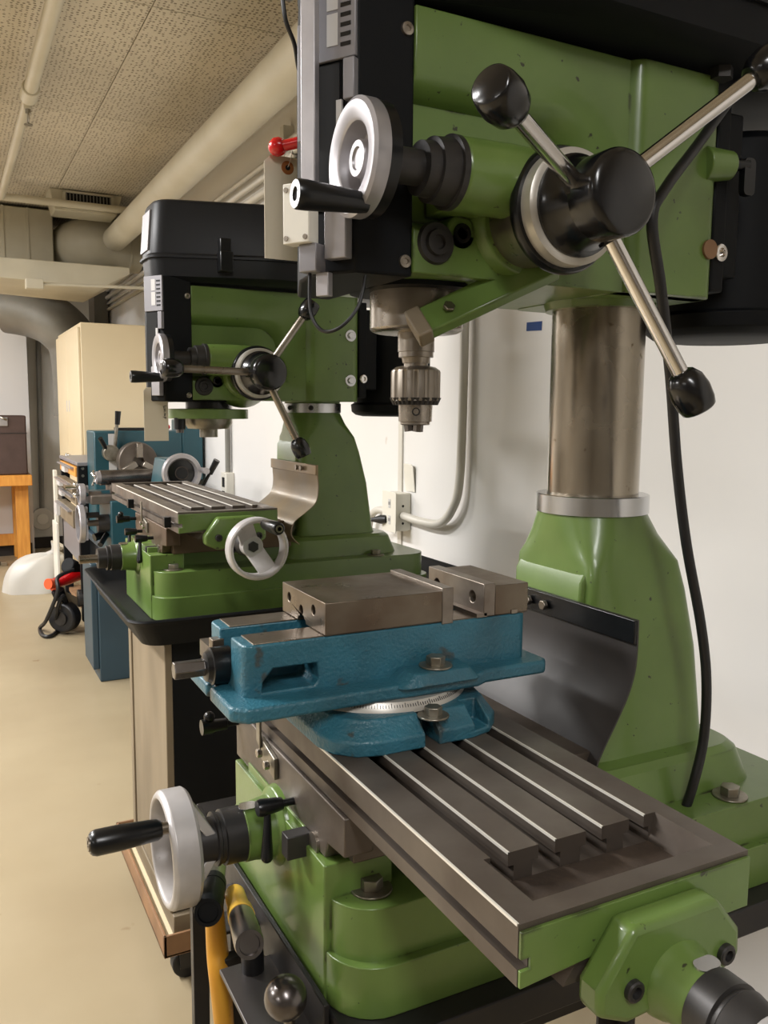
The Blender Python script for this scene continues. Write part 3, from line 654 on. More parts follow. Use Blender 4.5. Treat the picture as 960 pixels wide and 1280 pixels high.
# screw
sc = MB().lathe((bx0+.004, 0, .083), (-1, 0, 0), [(0, .0215), (.022, .0215), (.023, .019), (.028, .0165), (.030, .012)], 32).build('screw_collar', 'black', V)
MB().hexn((bx0-.022, 0, .083), (bx0-.060, 0, .083), .0105).build('screw_hex_end', 'gunmetal', sc, .001)
MB().box(bx0-.01, bx0+.004, .018, .034, .066, .108).build('screw_retainer', 'vise_steel', V, .001)
MB().cyl((bx0+.01, .001, .092), (bx1-.08, .001, .092), .012).build('lead_screw', 'steel_dark', V)

# ------------------------------------------------------------------ near machine stand, hammers
ST = thing('machine_stand', (O1[0], O1[1], 0), 'black angle-iron stand under the mill drill with the drill chuck', 'stand')
z1 = O1[2]
MB().box(-.435, .40, -.215, .33, z1-.035, z1-.0).build('stand_top', 'stand_black', ST, .002)
for x, y in ((-.41, -.19), (-.41, .30), (.37, -.19), (.37, .30)):
    sx = 1 if x < 0 else -1; sy = 1 if y < 0 else -1
    MB().prism([(x, y), (x+sx*.05, y), (x+sx*.05, y+sy*.006), (x+sx*.006, y+sy*.006), (x+sx*.006, y+sy*.05), (x, y+sy*.05)], 'z', 0, z1-.035).build('leg', 'stand_black', ST)
for y in (-.188, .296): MB().box(-.40, .37, y-.003, y+.003, .16, .20).build('cross_brace', 'stand_black', ST)
# tool rack at the front edge
RX = -.437
rk = MB().box(RX-.006, RX, -.16, .30, z1-.04, z1+.012).build('rack_rail', 'stand_black', ST, .001)
c0 = onz(278, 1178, z1-.03)-Vector((O1[0], O1[1], 0)); c1 = onz(345, 1240, z1-.03)-Vector((O1[0], O1[1], 0))
MB().box(RX-.062, RX-.004, -.125, -.005, z1-.035, z1-.030).build('tool_shelf', 'plate_steel', ST, .001)
MB().box(RX-.050, RX-.004, -.165, -.130, z1-.05, z1-.045).build('tool_shelf', 'plate_steel', ST, .002)
MB().box(RX-.055, RX-.004, .035, .075, z1-.02, z1-.016).build('hammer_hook', 'plate_steel', ST, .001)
MB().box(RX-.055, RX-.004, .105, .13, z1-.02, z1-.016).build('hammer_hook', 'plate_steel', ST, .001)
for yy in (.02, .16):
    MB().box(RX-.05, RX-.03, yy-.006, yy+.008, 0, z1-.035).build('front_post', 'stand_black', ST, .001)
kb = onx(357, 1247, .262)-Vector((O1[0], O1[1], 0))
MB().ball(kb, .0205, 28).build('ball_knob', 'gunmetal', ST)
MB().cyl(kb+Vector((0, 0, -.012)), (kb.x+.03, kb.y+.02, z1-.10), .0055).build('ball_lever', 'steel', ST)
def hammer(p0, p1, r, m0, m1, label, handle, wood=True):
    a = Vector(p0); b = Vector(p1); d = (b-a).normalized(); ln = (b-a).length
    t = thing('hammer', a, label, 'hammer', 'hammers on the stand rack')
    MB().lathe((0, 0, 0), d, [(0, r*.55), (.004, r*.75), (.010, r*.82), (ln*.42, r*.85)], 28).build('head', m0, t)
    MB().lathe(d*(ln*.42), d, [(0, r*.98), (ln*.10, r*1.0), (ln*.12, r)], 28).build('face_ring', m1, t)
    MB().lathe(d*(ln*.53), d, [(0, r*.96), (ln*.42, r), (ln*.47, r*.93), (ln*.47, r*.7), (ln*.455, r*.65)], 28).build('face', 'black_matte' if wood else 'gunmetal', t)
    hd = [Vector(q)-a for q in handle]
    MB().tube(hd, lambda q: .0085+.004*math.sin(q*3.0), 14, 6).build('handle', 'handle_wood' if wood else 'rubber', t)
    return t
hx = .245
pA = onx(270, 1082, hx+.02); pB = onx(260, 1141, hx-.03)
hm1 = hammer(pA, pB, .0150, 'zinc', 'black_matte', 'hammer with black rubber face and yellow wooden handle', [pA*.55+pB*.45, onx(271, 1180, hx), onx(276, 1230, hx), onx(284, 1330, hx+.005)])
pA = onx(293, 1116, hx+.025); pB = onx(312, 1181, hx-.02)
hm2 = hammer(pA, pB, .0138, 'yellow', 'yellow', 'hammer with bare steel face and yellow band', [pA*.6+pB*.4, pA*.6+pB*.4+Vector((.016, .01, -.05)), pA*.6+pB*.4+Vector((.018, .012, -.2))], False)

# power cord of the near machine
pts = [(985, -10, .80), (945, 75, .76), (880, 170, .70), (832, 235, .665), (815, 275, .66), (826, 360, .67), (838, 470, .685), (846, 580, .69), (858, 680, .69), (876, 780, .69), (883, 850, .69), (880, 920, .69), (868, 975, .69), (855, 1015, .695), (840, 1050, .70), (825, 1090, .70)]
pc = MB().tube([ony(*p)-Vector(O1) for p in pts], .0058, 14, 6).build('power_cord', 'rubber', M1)

# ------------------------------------------------------------------ far machine: tray, cabinet, rolling base
zb = O2[2]
TR = thing('chip_tray', (O2[0], O2[1], zb-.03), 'shallow black chip tray under the mill drill with bare spindle', 'tray')
x0, x1, y0, y1 = -.495, .40, -.285, .36
b = MB(); rr = lambda o, z, r=.04: [(x, y, z) for x, y in rrect(x0-o, x1+o, y0-o, y1+o, r, 6)]
b.loft([rr(-.035, 0), rr(-.022, .003), rr(0, .050), rr(.008, .055), rr(.012, .060), rr(.010, .0635), rr(.006, .064), rr(-.002, .058), rr(-.024, .033), rr(-.032, .0295)])
b.build('pan', 'black_matte', TR, sharp=50)
CB = thing('stand_cabinet', (O2[0], O2[1], 0), 'scuffed grey-brown steel cabinet under the black tray', 'cabinet')
cx0, cx1, cy0, cy1 = -.415, .30, -.19, .215
MB().box(cx0+.012, cx1, cy0, cy1, .165, zb-.03).build('body', 'black_matte', CB, .002)
MB().box(cx0, cx0+.014, cy0+.05, cy1-.03, .175, zb-.035).build('door', 'cabinet_grey', CB, .002)
MB().box(cx0-.004, cx0+.012, cy0-.001, cy0+.048, .165, zb-.03).build('corner_post', 'cabinet_grey', CB, .002)
MB().box(cx0-.004, cx0+.012, cy1-.028, cy1+.001, .165, zb-.03).build('corner_post', 'cabinet_grey', CB, .002)
MB().box(cx0+.25, cx0+.42, cy0-.0015, cy0, .22, .68).build('side_panel', 'stand_black', CB, .004)
RB = thing('rolling_base', (O2[0], O2[1], 0), 'rusty angle-iron rolling base with casters under the grey cabinet', 'base')
f = MB()
ax0, ax1, ay0, ay1 = -.441, .34, -.224, .355
for a in ((ax0, ax0+.006, ay0, ay1), (ax1-.006, ax1, ay0, ay1), (ax0, ax1, ay0, ay0+.006), (ax0, ax1, ay1-.006, ay1)): f.box(*a, .085, .135)
f.box(ax0, ax1, ay0, ay1, .084, .09)
f.build('angle_frame', 'rolling_base', RB, .001)
MB().box(ax0+.008, ax1-.008, ay0+.008, ay1-.008, .09, .118).build('deck', 'beige', RB)
MB().box(cx0, cx1, cy0-.015, cy1+.02, .118, .164).build('plinth', 'cabinet_grey', RB, .002)
for x, y in ((ax0+.06, ay0+.05), (ax0+.06, ay1-.05), (ax1-.06, ay0+.05), (ax1-.06, ay1-.05)):
    c = MB().cyl((x, y-.014, .035), (x, y+.014, .035), .035, n=28).build('caster_wheel', 'rubber', RB, .003)
    MB().box(x-.02, x+.02, y-.024, y-.018, .03, .085).box(x-.02, x+.02, y+.018, y+.024, .03, .085).box(x-.028, x+.028, y-.03, y+.03, .08, .086).build('fork', 'dial_grey', c)

# ------------------------------------------------------------------ lathe
LX, LZ = .898, 1.0
LT = thing('metal_lathe', (LX, 4.05, 0), 'teal metalworking lathe with three-jaw chuck behind the mill drills', 'lathe')
q = lambda y: y-4.3
MB().box(-.302, .23, q(4.28), q(4.56), .0, .56).build('pedestal', 'teal_dark', LT, .006)
MB().box(-.33, -.302, q(4.29), q(4.55), .06, .56).build('pedestal_door', 'teal_dark', LT, .004)
MB().box(-.12, .23, q(4.92), q(5.18), .0, .56).build('pedestal', 'teal_dark', LT, .006)
MB().box(-.22, .30, q(4.0), q(5.2), .56, .60).build('chip_pan', 'teal_dark', LT, .006)
MB().prism([(-.12, .60), (.12, .60), (.12, .80), (.10, .84), (.04, .84), (.04, .80), (-.04, .80), (-.04, .84), (-.10, .84), (-.12, .80)], 'y', q(3.72), q(5.0)).build('bed', 'teal', LT, .004)
for x in (-.10, .05): MB().prism([(x, .84), (x+.05, .84), (x+.035, .856), (x+.015, .856)], 'y', q(3.72), q(4.98)).build('bed_way', 'steel', LT)
hs = MB().box(-.20, .27, q(4.95), q(5.2), .60, 1.155).build('headstock', 'teal', LT, .008)
MB().box(.27, .385, q(4.95), q(5.2), .88, 1.215).build('gear_cover', 'teal', LT, .006)
MB().box(-.125, -.085, q(4.945), q(4.955), .85, 1.14).build('speed_plate', 'label_white', hs)
MB().box(-.06, .2, q(5.02), q(5.15), 1.155, 1.17).build('tray_on_top', 'black', hs)
MB().cyl((-.12, q(4.95), 1.04), (-.12, q(4.88), 1.04), .042).build('selector', 'zinc', hs, .003)
MB().cyl((-.10, q(4.91), 1.06), (-.085, q(4.90), 1.21), .009).build('selector_rod', 'zinc', hs)
MB().cyl((-.085, q(4.90), 1.19), (-.08, q(4.895), 1.26), .013, .016).build('selector_knob', 'black', hs)
MB().cyl((-.14, q(4.9), 1.05), (-.18, q(4.86), 1.12), .012).build('lever', 'black', hs)
ch = MB().lathe((0, q(4.95), LZ), (0, -1, 0), [(0, .06), (.06, .06), (.061, .095), (.065, .10), (.145, .10), (.15, .096), (.15, .03), (.12, .028)], 48).build('three_jaw_chuck', 'steel_dark', LT)
for a in (90, 210, 330):
    c, s = math.cos(R(a)), math.sin(R(a))
    MB().obar((c*.02, q(4.78), LZ+s*.02), (c*.095, q(4.78), LZ+s*.095), .055, .03, (0, 1, 0)).build('chuck_jaw', 'steel', ch, .003)
# tailstock
ts = MB().box(-.085, .085, q(3.95), q(4.2), .856, .92).prism([(-.075, .91), (.075, .91), (.06, LZ), (.05, LZ+.055), (-.05, LZ+.055), (-.06, LZ)], 'y', q(3.98), q(4.18)).build('tailstock', 'teal', LT, .006)
MB().lathe((0, q(4.3), LZ), (0, -1, 0), [(0, .025), (.12, .03), (.13, .055), (.35, .055), (.36, .03), (.42, .028)], 32).build('quill', 'steel_dark', ts)
MB().lathe((0, q(3.90), LZ), (0, -1, 0), [(0, .058), (0, .08), (.006, .085), (.022, .085), (.028, .08), (.028, .066), (.012, .058)], 48, closed=True).build('tailstock_handwheel', 'alu_clean', ts)
MB().lathe((0, q(3.905), LZ), (0, -1, 0), [(0, .062), (.012, .060), (.016, .03), (.03, .024), (.03, 0)], 32).build('wheel_web', 'black', ts)
MB().cyl((.085, q(3.88), LZ+.012), (.085, q(3.80), LZ+.012), .011, .014).build('wheel_handle', 'alu_clean', ts)
MB().cyl((.10, q(3.98), .90), (.155, q(3.93), 1.03), .007).build('clamp_lever', 'black', ts)
MB().cyl((.14, q(3.945), .99), (.165, q(3.92), 1.05), .012, .015).build('clamp_lever_knob', 'black', ts)
# carriage
MB().box(-.33, .16, q(4.2), q(4.5), .845, .885).build('carriage', 'steel_dark', LT, .004)
ap = MB().box(-.25, -.13, q(4.18), q(4.5), .60, .86).build('apron', 'teal', LT, .006)
MB().box(-.235, -.05, q(4.26), q(4.40), .885, .925).build('cross_slide', 'steel_dark', LT, .004)
MB().cyl((-.27, q(4.33), .955), (.0, q(4.36), .955), .035).build('compound_slide', 'gunmetal', LT)
cw = MB().cyl((-.255, q(4.33), .955), (-.285, q(4.33), .955), .03).build('compound_dial', 'alu_clean', LT)
for a in range(4):
    c, s = math.cos(R(a*90+30)), math.sin(R(a*90+30)); MB().cyl((-.287, q(4.33), .955), (-.30, q(4.33)+c*.04, .955+s*.04), .005).build('star_handle', 'chrome', cw)
def lwheel(x, y, z, r, nm):
    o = MB().lathe((x, q(y), z), (-1, 0, 0), [(0, r-.012), (0, r-.003), (.004, r), (.024, r), (.028, r-.003), (.028, r-.012)], 40, closed=True).build(nm, 'alu_clean', LT)
    MB().obar((x+.01, q(y), z-r+.01), (x+.01, q(y), z+r-.01), .025, .01, (0, 1, 0)).build('spoke', 'alu_clean', o)
    MB().cyl((x+.07, q(y), z), (x-.02, q(y), z), .014).build('shaft', 'steel_dark', o)
    return o
w_ = lwheel(-.345, 4.28, .885, .05, 'cross_slide_handwheel')
MB().cyl((-.373, q(4.27), .92), (-.43, q(4.27), .92), .009, .011).build('handle', 'chrome', w_)
MB().ball((-.385, q(4.27), .885), .014).ball((-.385, q(4.27), .93), .012).build('ball_handle', 'chrome', w_)
MB().cyl((-.345, q(4.28), .885), (-.22, q(4.30), .885), .016).build('screw_housing', 'teal', w_)
w2 = lwheel(-.36, 4.22, .76, .085, 'carriage_handwheel')
MB().cyl((-.385, q(4.19), .80), (-.30, q(4.19), .80), .013).build('handle', 'black', w2)
MB().cyl((-.30, q(4.24), .755), (-.22, q(4.24), .755), .04).build('gear_boss', 'dial_grey', ap)
MB().cyl((-.26, q(4.25), .70), (-.30, q(4.18), .665), .012).build('half_nut_lever', 'black', ap)
MB().cyl((-.25, q(4.3), .70), (-.31, q(4.28), .685), .018).build('feed_knob', 'black', ap)
MB().cyl((-.15, q(3.9), .72), (-.15, q(5.0), .72), .012).build('lead_screw', 'steel', LT)
MB().cyl((-.15, q(3.9), .67), (-.15, q(5.0), .67), .010).build('feed_rod', 'steel', LT)
MB().box(-.18, -.12, q(3.78), q(3.86), .62, .80).build('screw_bracket', 'teal', LT, .004)
MB().ball((.20, q(5.0), 1.175), .016, 14).build('stop_button', 'red', hs)

# ------------------------------------------------------------------ tool cart, grinder, cord
CT = thing('tool_cart', (.80, 5.2, 0), 'black tool cart with open shelves and paper-littered drawers behind the lathe', 'cart')
r_ = lambda y: y-5.2
xa, xb, ya, yb = -.15, .22, r_(4.97), r_(5.78)
for x, y in ((xa, ya), (xa, yb), (xb, ya), (xb, yb)):
    MB().box(x, x+.05, y-.05 if y > 0 else y, y if y > 0 else y+.05, .07, .965).build('post', 'black_matte', CT, .002)
MB().box(xa-.005, xb+.055, ya-.005, yb+.005, .955, .975).build('top', 'label_grey', CT, .003)
MB().box(xa+.02, xb+.03, ya+.012, ya+.016, .60, .955).build('side_panel', 'black_matte', CT)
MB().box(xa+.02, xb+.03, ya, yb, .10, .125).build('bottom_shelf', 'rolling_base', CT, .002)
for k, (z, hgt) in enumerate(((.89, .055), (.80, .05), (.73, .05), (.60, .10))):
    d = MB().box(xa-.008-(.02 if k % 2 else 0), xa+.02, ya+.055, yb-.055, z, z+hgt).build('drawer', 'cabinet_grey' if k != 0 else 'wood_orange', CT, .002)
    MB().box(xa-.03-(.02 if k % 2 else 0), xa-.005-(.02 if k % 2 else 0), ya+.10, yb-.08, z+hgt-.012, z+hgt-.004).build('drawer_pull', 'alu_clean', d)
    MB().box(xa-.0295-(.02 if k % 2 else 0), xa-.0085-(.02 if k % 2 else 0), ya+.35+.1*k, ya+.50+.1*k, z+.008, z+hgt-.016).build('drawer_label', 'label_white', d)
MB().box(xa+.0, xb, ya+.06, yb-.06, .40, .60).build('cabinet_box', 'label_grey', CT, .003)
for z in (.94, .9, .56): MB().cyl((xa+.025, ya-.001, z), (xa+.025, ya-.004, z), .008, n=14).build('rivet', 'steel', CT)
for x, y in ((xa+.03, ya+.03), (xa+.03, yb-.06), (xb, ya+.03)):
    MB().cyl((x-.015, y, .045), (x+.015, y, .045), .045, n=24).build('caster_wheel', 'rubber', CT, .004)
MB().cyl((xa-.02, ya+.04, .20), (xa+.01, ya+.04, .20), .05, n=20).build('hub_cap', 'dial_grey', CT, .003)
wp = thing('white_panel', (.66, 5.95, 0), 'thin white board leaning beside the tool cart', 'board')
MB().box(-.035, -.02, -.05, .18, .0, .52).build('board_sheet', 'plastic_white', wp, .002)
MB().box(-.02, .0, .12, .20, .0, .86).build('board_strip', 'plastic_white', wp, .002)
GR = thing('power_tool', (.54, 5.05, 0), 'red and grey portable power tool lying by the tool cart', 'tool')
g0 = lambda u, v, y: ony(u, v, y)-Vector((.54, 5.05, 0))
MB().tube([g0(62, 730, 5.0), g0(74, 727, 5.05), g0(84, 722, 5.1), g0(94, 716, 5.15)], lambda t: .022+.03*t, 16, 4).build('body', 'red', GR)
MB().cyl(g0(60, 730, 4.98), g0(70, 729, 5.02), .03, .026).build('nose', 'orange', GR)
MB().cyl(g0(66, 735, 5.02), g0(80, 722, 5.08), .028).build('collar', 'orange', GR)
MB().cyl(g0(84, 706, 5.1), g0(96, 712, 5.15), .045).build('motor_end', 'black_matte', GR, .006)
MB().tube([g0(72, 738, 5.0), g0(78, 752, 5.02), g0(84, 765, 5.05), g0(92, 772, 5.1)], .035, 12, 4).build('grip', 'black_matte', GR)
gw = g0(76, 773, 4.98)
MB().cyl(gw, gw+Vector((.05, .06, 0)), .085, n=32).build('wheel', 'rubber', GR, .012)
MB().cyl(gw+Vector((-.006, -.006, 0)), gw+Vector((.05, .05, 0)), .04, n=24).build('wheel_hub', 'dial_grey', GR)
MB().obar(g0(72, 748, 5.0), g0(93, 758, 5.05), .10, .05).build('frame_plate', 'cabinet_grey', GR, .004)
MB().obar(g0(74, 772, 5.0), g0(94, 776, 5.02), .05, .05).build('base_frame', 'stand_black', GR, .004)
ec = MB().tube([g0(92, 712, 5.0)+Vector((.54, 5.05, 0)), ony(72, 722, 4.95), ony(72, 740, 4.92), onz(58, 775, .1), onz(50, 785, .012), onz(53, 794, .012), onz(63, 795, .012), onz(74, 786, .012), onz(82, 775, .06), ony(80, 745, 4.95), ony(72, 760, 4.95), onz(72, 788, .012), onz(84, 786, .012), onz(93, 772, .05)], .011, 8, 6).build('extension_cord', 'rubber')
tag(ec, 'dark cord looped on the floor by the tool cart', 'cord')

# ------------------------------------------------------------------ beige storage cabinet
SC = thing('storage_cabinet', (1.05, 6.5, 0), 'tall beige steel storage cabinet in the far corner', 'cabinet')
MB().box(-.235, .24, -.60, .60, .0, 1.83).build('body', 'beige', SC, .006)
for y0_, y1_ in ((-.59, -.003), (.003, .59)): 
    d = MB().box(-.252, -.235, y0_, y1_, .06, 1.80).build('door', 'beige', SC, .004)
    yy = -.06 if y0_ < 0 else .06
    MB().box(-.275, -.252, yy-.012, yy+.012, .80, .95).build('handle', 'chrome', d, .004)
    MB().box(-.2535, -.252, yy-.03, yy+.01, 1.25, 1.33).build('sticker', 'label_white', d)
MB().box(-.06, .0, -.64, -.60, .86, .93).build('side_latch', 'chrome_ring', SC, .004)

# ------------------------------------------------------------------ workbench corner
WB = thing('workbench', (-.2, 7.6, 0), 'pale orange wooden workbench against the white end wall', 'workbench')
MB().box(-1.2, .81, -.25, .36, .655, .74).build('top', 'wood_orange', WB, .004)
for x in (-1.1, .69): 
    for y in (.0 if x < 0 else -.10, .26): MB().box(x, x+.10, y, y+.09, 0, .655).build('leg', 'wood_orange', WB, .004)
MB().box(-1.1, .72, .28, .32, .10, .20).build('stretcher', 'wood_orange', WB, .003)
BC = thing('carry_case', (.30, 7.55, .74), 'dark brown latched case on the wooden workbench', 'case')
MB().box(-.45, .285, -.16, .16, 0, .475).build('body', 'brown_case', BC, .012)
MB().box(-.452, .287, -.163, .163, .33, .336).build('lid_seam', 'stand_black', BC)
MB().box(.09, .15, -.175, -.16, .39, .46).build('latch', 'alu_clean', BC, .004)
MB().tube([(.10, -.17, .46), (.12, -.185, .45), (.14, -.175, .44)], .008, 8, 4).build('latch_hook', 'zinc', BC)
JK = thing('scrap_pile', (.30, 7.55, 0), 'small heap of grey offcuts under the workbench', 'scrap')
for k in range(7):
    x, y = random.uniform(-.12, .22), random.uniform(-.08, .08); s = random.uniform(.03, .07)
    MB().box(-s, s, -s*.6, s*.6, 0, s*.8).xf(Matrix.Translation((x, y, .0)) @ Matrix.Rotation(random.uniform(0, 3), 4, 'Z')).build('offcut', random.choice(['cabinet_grey', 'dial_grey', 'guard_light']), JK, .004)
BG = thing('plastic_bag', (.52, 6.35, 0), 'full white plastic bag sitting on the floor by the bench', 'bag')
bm_ = MB(); n = 36; rings = []
for i in range(13):
    t = i/12; z = .25*math.sin(t*math.pi/2)**1.0
    prof_r = (1-t**2.6)**.62
    rings.append([(.21*prof_r*math.cos(a)*(1+.06*math.sin(5*a+t*4))-.0+.12*t*t, .16*prof_r*math.sin(a)*(1+.07*math.sin(4*a-3*t)), z*(1+.05*math.sin(3*a))) for a in [2*math.pi*k/n for k in range(n)]])
bm_.loft(rings).build('sack', 'bag', BG, sharp=60)
MB().lathe((.12, 0, .24), (.3, -.1, .6), [(0, .05), (.03, .025), (.05, .03), (.09, .055)], 16).build('knot', 'bag', BG)

# ------------------------------------------------------------------ ceiling services
def pipe(name, pts, r, m, label, cat='pipe', n=20, sm=0, group=None):
    return tag(MB().tube(pts, r, n, sm).build(name, m), label, cat, group)
pp = pipe('insulated_pipe', [(1.075, .2, 2.40), (1.075, 6.04, 2.40)], .078, 'pipe_paint', 'thick cream insulated pipe running along the ceiling edge', n=32)
sx_ = .365
sp = thing('sprinkler_pipe', (sx_, 2.85, CEIL-.10), 'thin cream sprinkler pipe below the tile ceiling', 'pipe')
MB().cyl((.0, -2.5, 0), (0, .98, 0), .026).build('pipe_run', 'pipe_paint', sp)
MB().cyl((.0, .98, -.0), (0, 2.84, 0), .021).build('pipe_run', 'pipe_paint', sp)
MB().cyl((0, .90, 0), (0, 1.02, 0), .034).build('coupling', 'pipe_paint', sp, .003)
MB().cyl((0, 1.06, 0), (0, 1.06, -.035), .016).build('tee', 'pipe_paint', sp)
hd_ = MB().cyl((0, 1.06, -.033), (0, 1.06, -.05), .012, n=6).build('sprinkler_head', 'zinc', sp)
MB().tube([(0, 1.045, -.05), (0, 1.035, -.07), (0, 1.06, -.095), (0, 1.085, -.07), (0, 1.075, -.05)], .003, 8, 4).cyl((0, 1.06, -.094), (0, 1.06, -.097), .017, n=16).build('deflector', 'zinc', hd_)
pipe('branch_pipe', [(.25, 5.70, CEIL-.10), (1.28, 5.70, CEIL-.10)], .022, 'pipe_paint', 'horizontal cream pipe crossing in front of the air diffuser')
for i, (x, z, r, m) in enumerate(((1.272, 2.335, .012, 'conduit'), (1.275, 2.285, .014, 'conduit'), (1.275, 2.225, .017, 'conduit'), (1.28, 2.175, .010, 'conduit'), (1.282, 2.13, .013, 'pipe_paint'))):
    pts = [(x, .1, z), (x, 3.1, z), (x-.004, 3.25, z-.012), (x-.004, 3.45, z-.03), (x, 3.65, z-.02), (x, 5.0, z-.02), (x, 7.8, z-.02)]
    pipe('wall_conduit', pts, r, m, ['topmost of the painted conduits along the white wall, under the thick pipe', 'second painted conduit down along the top of the white wall', 'thickest grey-white conduit in the middle of the wall-top bundle', 'thinnest conduit in the bundle along the top of the wall', 'lowest cream conduit of the bundle along the top of the wall'][i], 'conduit', 12, 4, 'conduits along the wall top')
for y in (3.35,):
    st = tag(MB().box(1.255, 1.30, y-.02, y+.02, 2.05, 2.40).build('conduit_strap', 'conduit', None, .002), 'vertical strut holding the wall conduits above the cream junction box', 'bracket')
jb = tag(MB().box(1.22, 1.30, 3.30, 3.42, 1.93, 2.05).build('junction_box', 'pipe_paint', None, .004), 'cream junction box below the wall conduits', 'box')

# air duct assembly
AD = thing('air_diffuser', (.84, 5.76, CEIL-.13), 'cream ceiling air diffuser box with dark grille', 'diffuser')
MB().prism([(-.20, .13), (.24, .13), (.20, .0), (-.17, .0)], 'y', 0, .22).build('box', 'duct', AD, .006)
gr = MB().box(-.11, .17, -.012, .0, .02, .112).build('grille_frame', 'dark_hole', AD)
for k in range(14):
    x = -.10+k*.02; MB().box(x-.0025, x+.0025, -.02, -.011, .024, .108).build('vane', 'duct_grey', gr)
MB().box(-.125, -.105, -.02, .0, .012, .118).box(.165, .185, -.02, 0, .012, .118).box(-.125, .185, -.02, 0, .108, .122).box(-.125, .185, -.02, 0, .008, .022).build('trim_frame', 'duct', AD, .002)
DU = thing('air_duct', (.6, 6.4, 2.2), 'cream sheet-metal air duct with round elbow in the corner', 'duct')
d_ = lambda p: p-Vector((.6, 6.4, 2.2))
a = ony(-30, 255, 6.3); b_ = ony(68, 335, 6.3)
MB().box(d_(a).x, d_(b_).x, -.1, .9, d_(b_).z, .40).build('plenum', 'duct', DU, .008)
for k in (.33, .66):
    xx = d_(a).x+(d_(b_).x-d_(a).x)*k; MB().box(xx-.006, xx+.006, -.106, -.1, d_(b_).z, .40).build('seam', 'duct', DU)
c0 = d_(ony(92, 292, 6.5)); c1 = d_(ony(116, 296, 6.27)); c2 = d_(ony(145, 304, 6.24)); c2.z = c1.z; c3 = Vector((WX-.63, c2.y, c2.z))
for c_ in (c0, c1, c2, c3): c_.z -= .05
c0.z = c1.z
MB().tube([c0+Vector((-.02, .45, .0)), c0, c1, c2, c3], .175, 32, 8).build('elbow', 'duct', DU)
for p, q_ in ((c1, c2), (c2, c3)):
    m_ = p*.5+q_*.5; dd = (q_-p).normalized(); MB().lathe(m_-dd*.008, dd, [(0, .176), (.003, .182), (.013, .182), (.016, .176)], 32).build('elbow_seam', 'duct', DU)
a = ony(-40, 332, 6.1); b_ = ony(140, 360, 6.1)
MB().prism([(d_(a).x, d_(b_).z-.02), (d_(b_).x-.12, d_(b_).z-.05), (d_(b_).x+.06, d_(a).z-.02), (d_(b_).x+.06, d_(a).z+.02), (d_(a).x, d_(a).z+.02)], 'y', -.62, .2).build('lower_duct', 'duct', DU, .006)
MB().tube([d_(ony(10, 385, 7.6)), d_(ony(45, 392, 7.5)), d_(ony(75, 408, 7.4)), d_(ony(95, 440, 7.4)), d_(ony(100, 520, 7.4))], .20, 28, 8).build('round_branch', 'duct_grey', DU)
MB().box(d_(ony(118, 390, 7.6)).x, .68, 1.2, 1.5, d_(ony(100, 420, 7.6)).z, .38).build('dark_plenum', 'duct_grey', DU)
pipe('lower_conduit', [ony(52, 355, 5.7), ony(182, 360, 5.75)], .010, 'pipe_paint', 'thin conduit across the face of the air duct', 'conduit', 12)
jb2 = ony(43, 355, 5.7)
tag(MB().box(jb2.x-.05, jb2.x+.05, 5.67, 5.75, jb2.z-.03, jb2.z+.03).build('conduit_box', 'pipe_paint', None, .004), 'small cream conduit box on the air duct', 'box')
# conduit and box on the far wall
fa = ony(48, 405, YF-.03); fb_ = ony(56, 640, YF-.03)
pipe('far_conduit', [(fa.x, YF-.02, fa.z+.3), (fa.x-.03, YF-.02, .35)], .022, 'duct_grey', 'vertical grey conduit on the recessed end wall', 'conduit', 14)
jb3 = thing('round_outlet_box', (fa.x-.03, YF-.03, .27), 'round grey outlet box low on the end wall', 'outlet')
MB().cyl((0, .03, 0), (0, -.02, 0), .10, n=28).build('cover', 'conduit', jb3, .006)
MB().cyl((0, -.02, .0), (0, -.03, 0), .05, n=20).build('cap', 'plastic_white', jb3, .003)

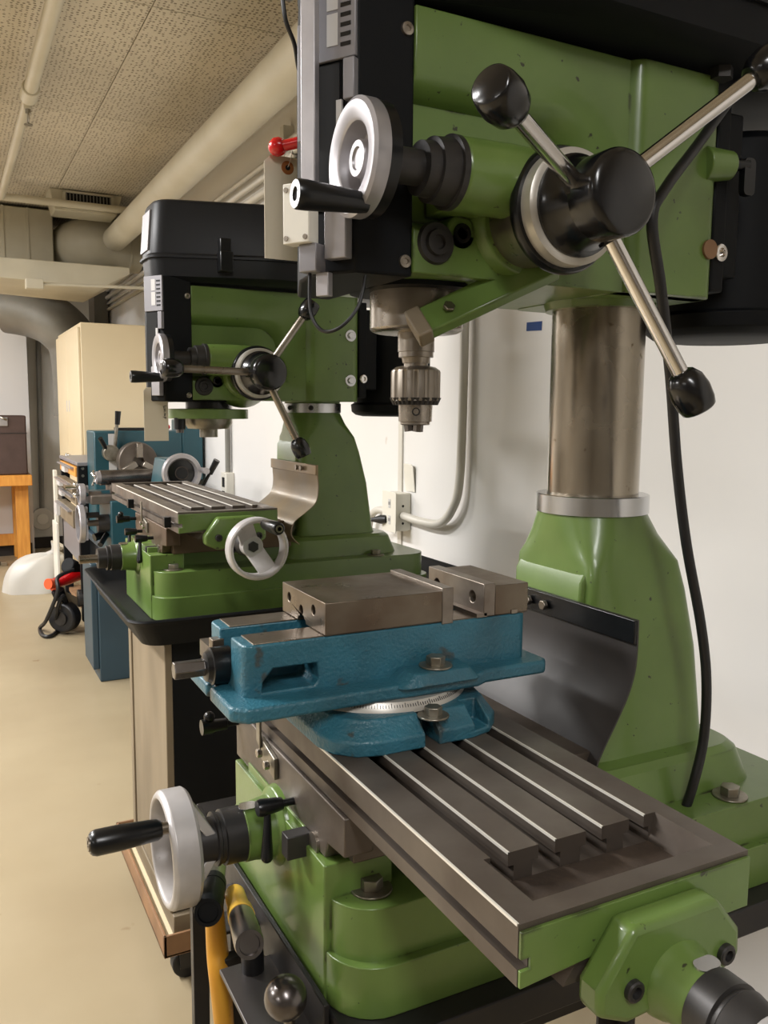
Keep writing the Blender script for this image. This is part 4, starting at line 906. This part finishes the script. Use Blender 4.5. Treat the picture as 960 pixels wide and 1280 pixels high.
# ------------------------------------------------------------------ right wall services
OB = thing('outlet_box', (WX, 2.36, .955), 'white surface outlet box with plug on the wall behind the machines', 'outlet')
MB().box(-.055, 0, -.03, .055, -.06, .06).build('box', 'plastic_white', OB, .004)
MB().box(-.058, -.055, -.034, .059, -.064, .064).build('cover', 'plastic_white', OB, .001)
for z in (-.026, .026):
    MB().box(-.0595, -.058, .0, .014, z-.014, z+.014).build('socket', 'label_white', OB, .003)
    for yy in (.003, .010): MB().box(-.0602, -.0594, yy-.001, yy+.001, z-.004, z+.006).build('slot', 'dark_hole', OB)
for z in (-.035, .02): MB().cyl((-.03, -.031, z), (-.03, -.028, z), .004, n=10).build('knockout', 'dark_hole', OB)
cp = thing('cover_plate', (WX, 2.33, 1.02), 'loose white cover plate hanging open above the outlet box', 'plate')
MB().prism([(-.028, 0), (.032, 0), (.032, .088), (-.018, .088), (-.028, .08)], 'x', -.004, -.001).xf(Matrix.Rotation(R(-6), 4, 'Y')).build('plate', 'plastic_white', cp, .001)
pipe('outlet_conduit', [(WX-.03, 2.33, .945), (WX-.03, 2.2, .94), (WX-.03, 2.10, .95), (WX-.03, 2.035, 1.0), (WX-.025, 2.01, 1.08), (WX-.022, 2.005, 1.3), (WX-.02, 2.005, 1.75), (WX-.02, 2.005, 2.2)], .0125, 'conduit', 'white conduit bending up the wall from the plugged outlet box', 'conduit', 14, 6)
pipe('outlet_conduit', [(WX-.03, 2.41, .945), (WX-.03, 2.5, .945), (WX-.03, 2.56, .91), (WX-.03, 2.58, .82)], .0125, 'conduit', 'short white conduit bending down from the plugged outlet box', 'conduit', 14, 6)
pg = thing('power_plug', (WX-.06, 2.40, .927), 'black plug and lead in the wall outlet', 'plug')
MB().lathe((0, 0, 0), (-.5, .8, -.1), [(-.01, .013), (.012, .015), (.03, .010), (.05, .006)], 16).build('plug_body', 'rubber', pg)
MB().tube([(-.02, .035, -.003), (-.05, .08, -.012), (-.08, .13, -.05), (-.1, .18, -.15)], .005, 8, 5).build('lead', 'rubber', pg)
OB2 = thing('duplex_outlet', (WX, 4.22, .87), 'beige duplex outlet at the foot of the thin wall conduit', 'outlet')
MB().box(-.045, 0, -.045, .045, -.085, .085).build('box', 'plastic_white', OB2, .004)
for z in (-.035, .035): MB().box(-.047, -.045, -.02, .02, z-.025, z+.025).build('socket', 'dial_grey', OB2)
pipe('thin_conduit', [(WX-.02, 4.22, .95), (WX-.02, 4.22, 2.2)], .014, 'duct_grey', 'thin grey vertical conduit on the white wall above the duplex outlet', 'conduit', 12)
a = onx(668, 408, WX)
tp = tag(MB().prism([(-.030, -.012), (.031, -.009), (.030, .012), (-.031, .010)], 'x', -.0012, -.0004).build('masking_tape', 'tape', None, loc=(WX, a.y, a.z)), 'strip of blue masking tape on the white wall', 'tape')
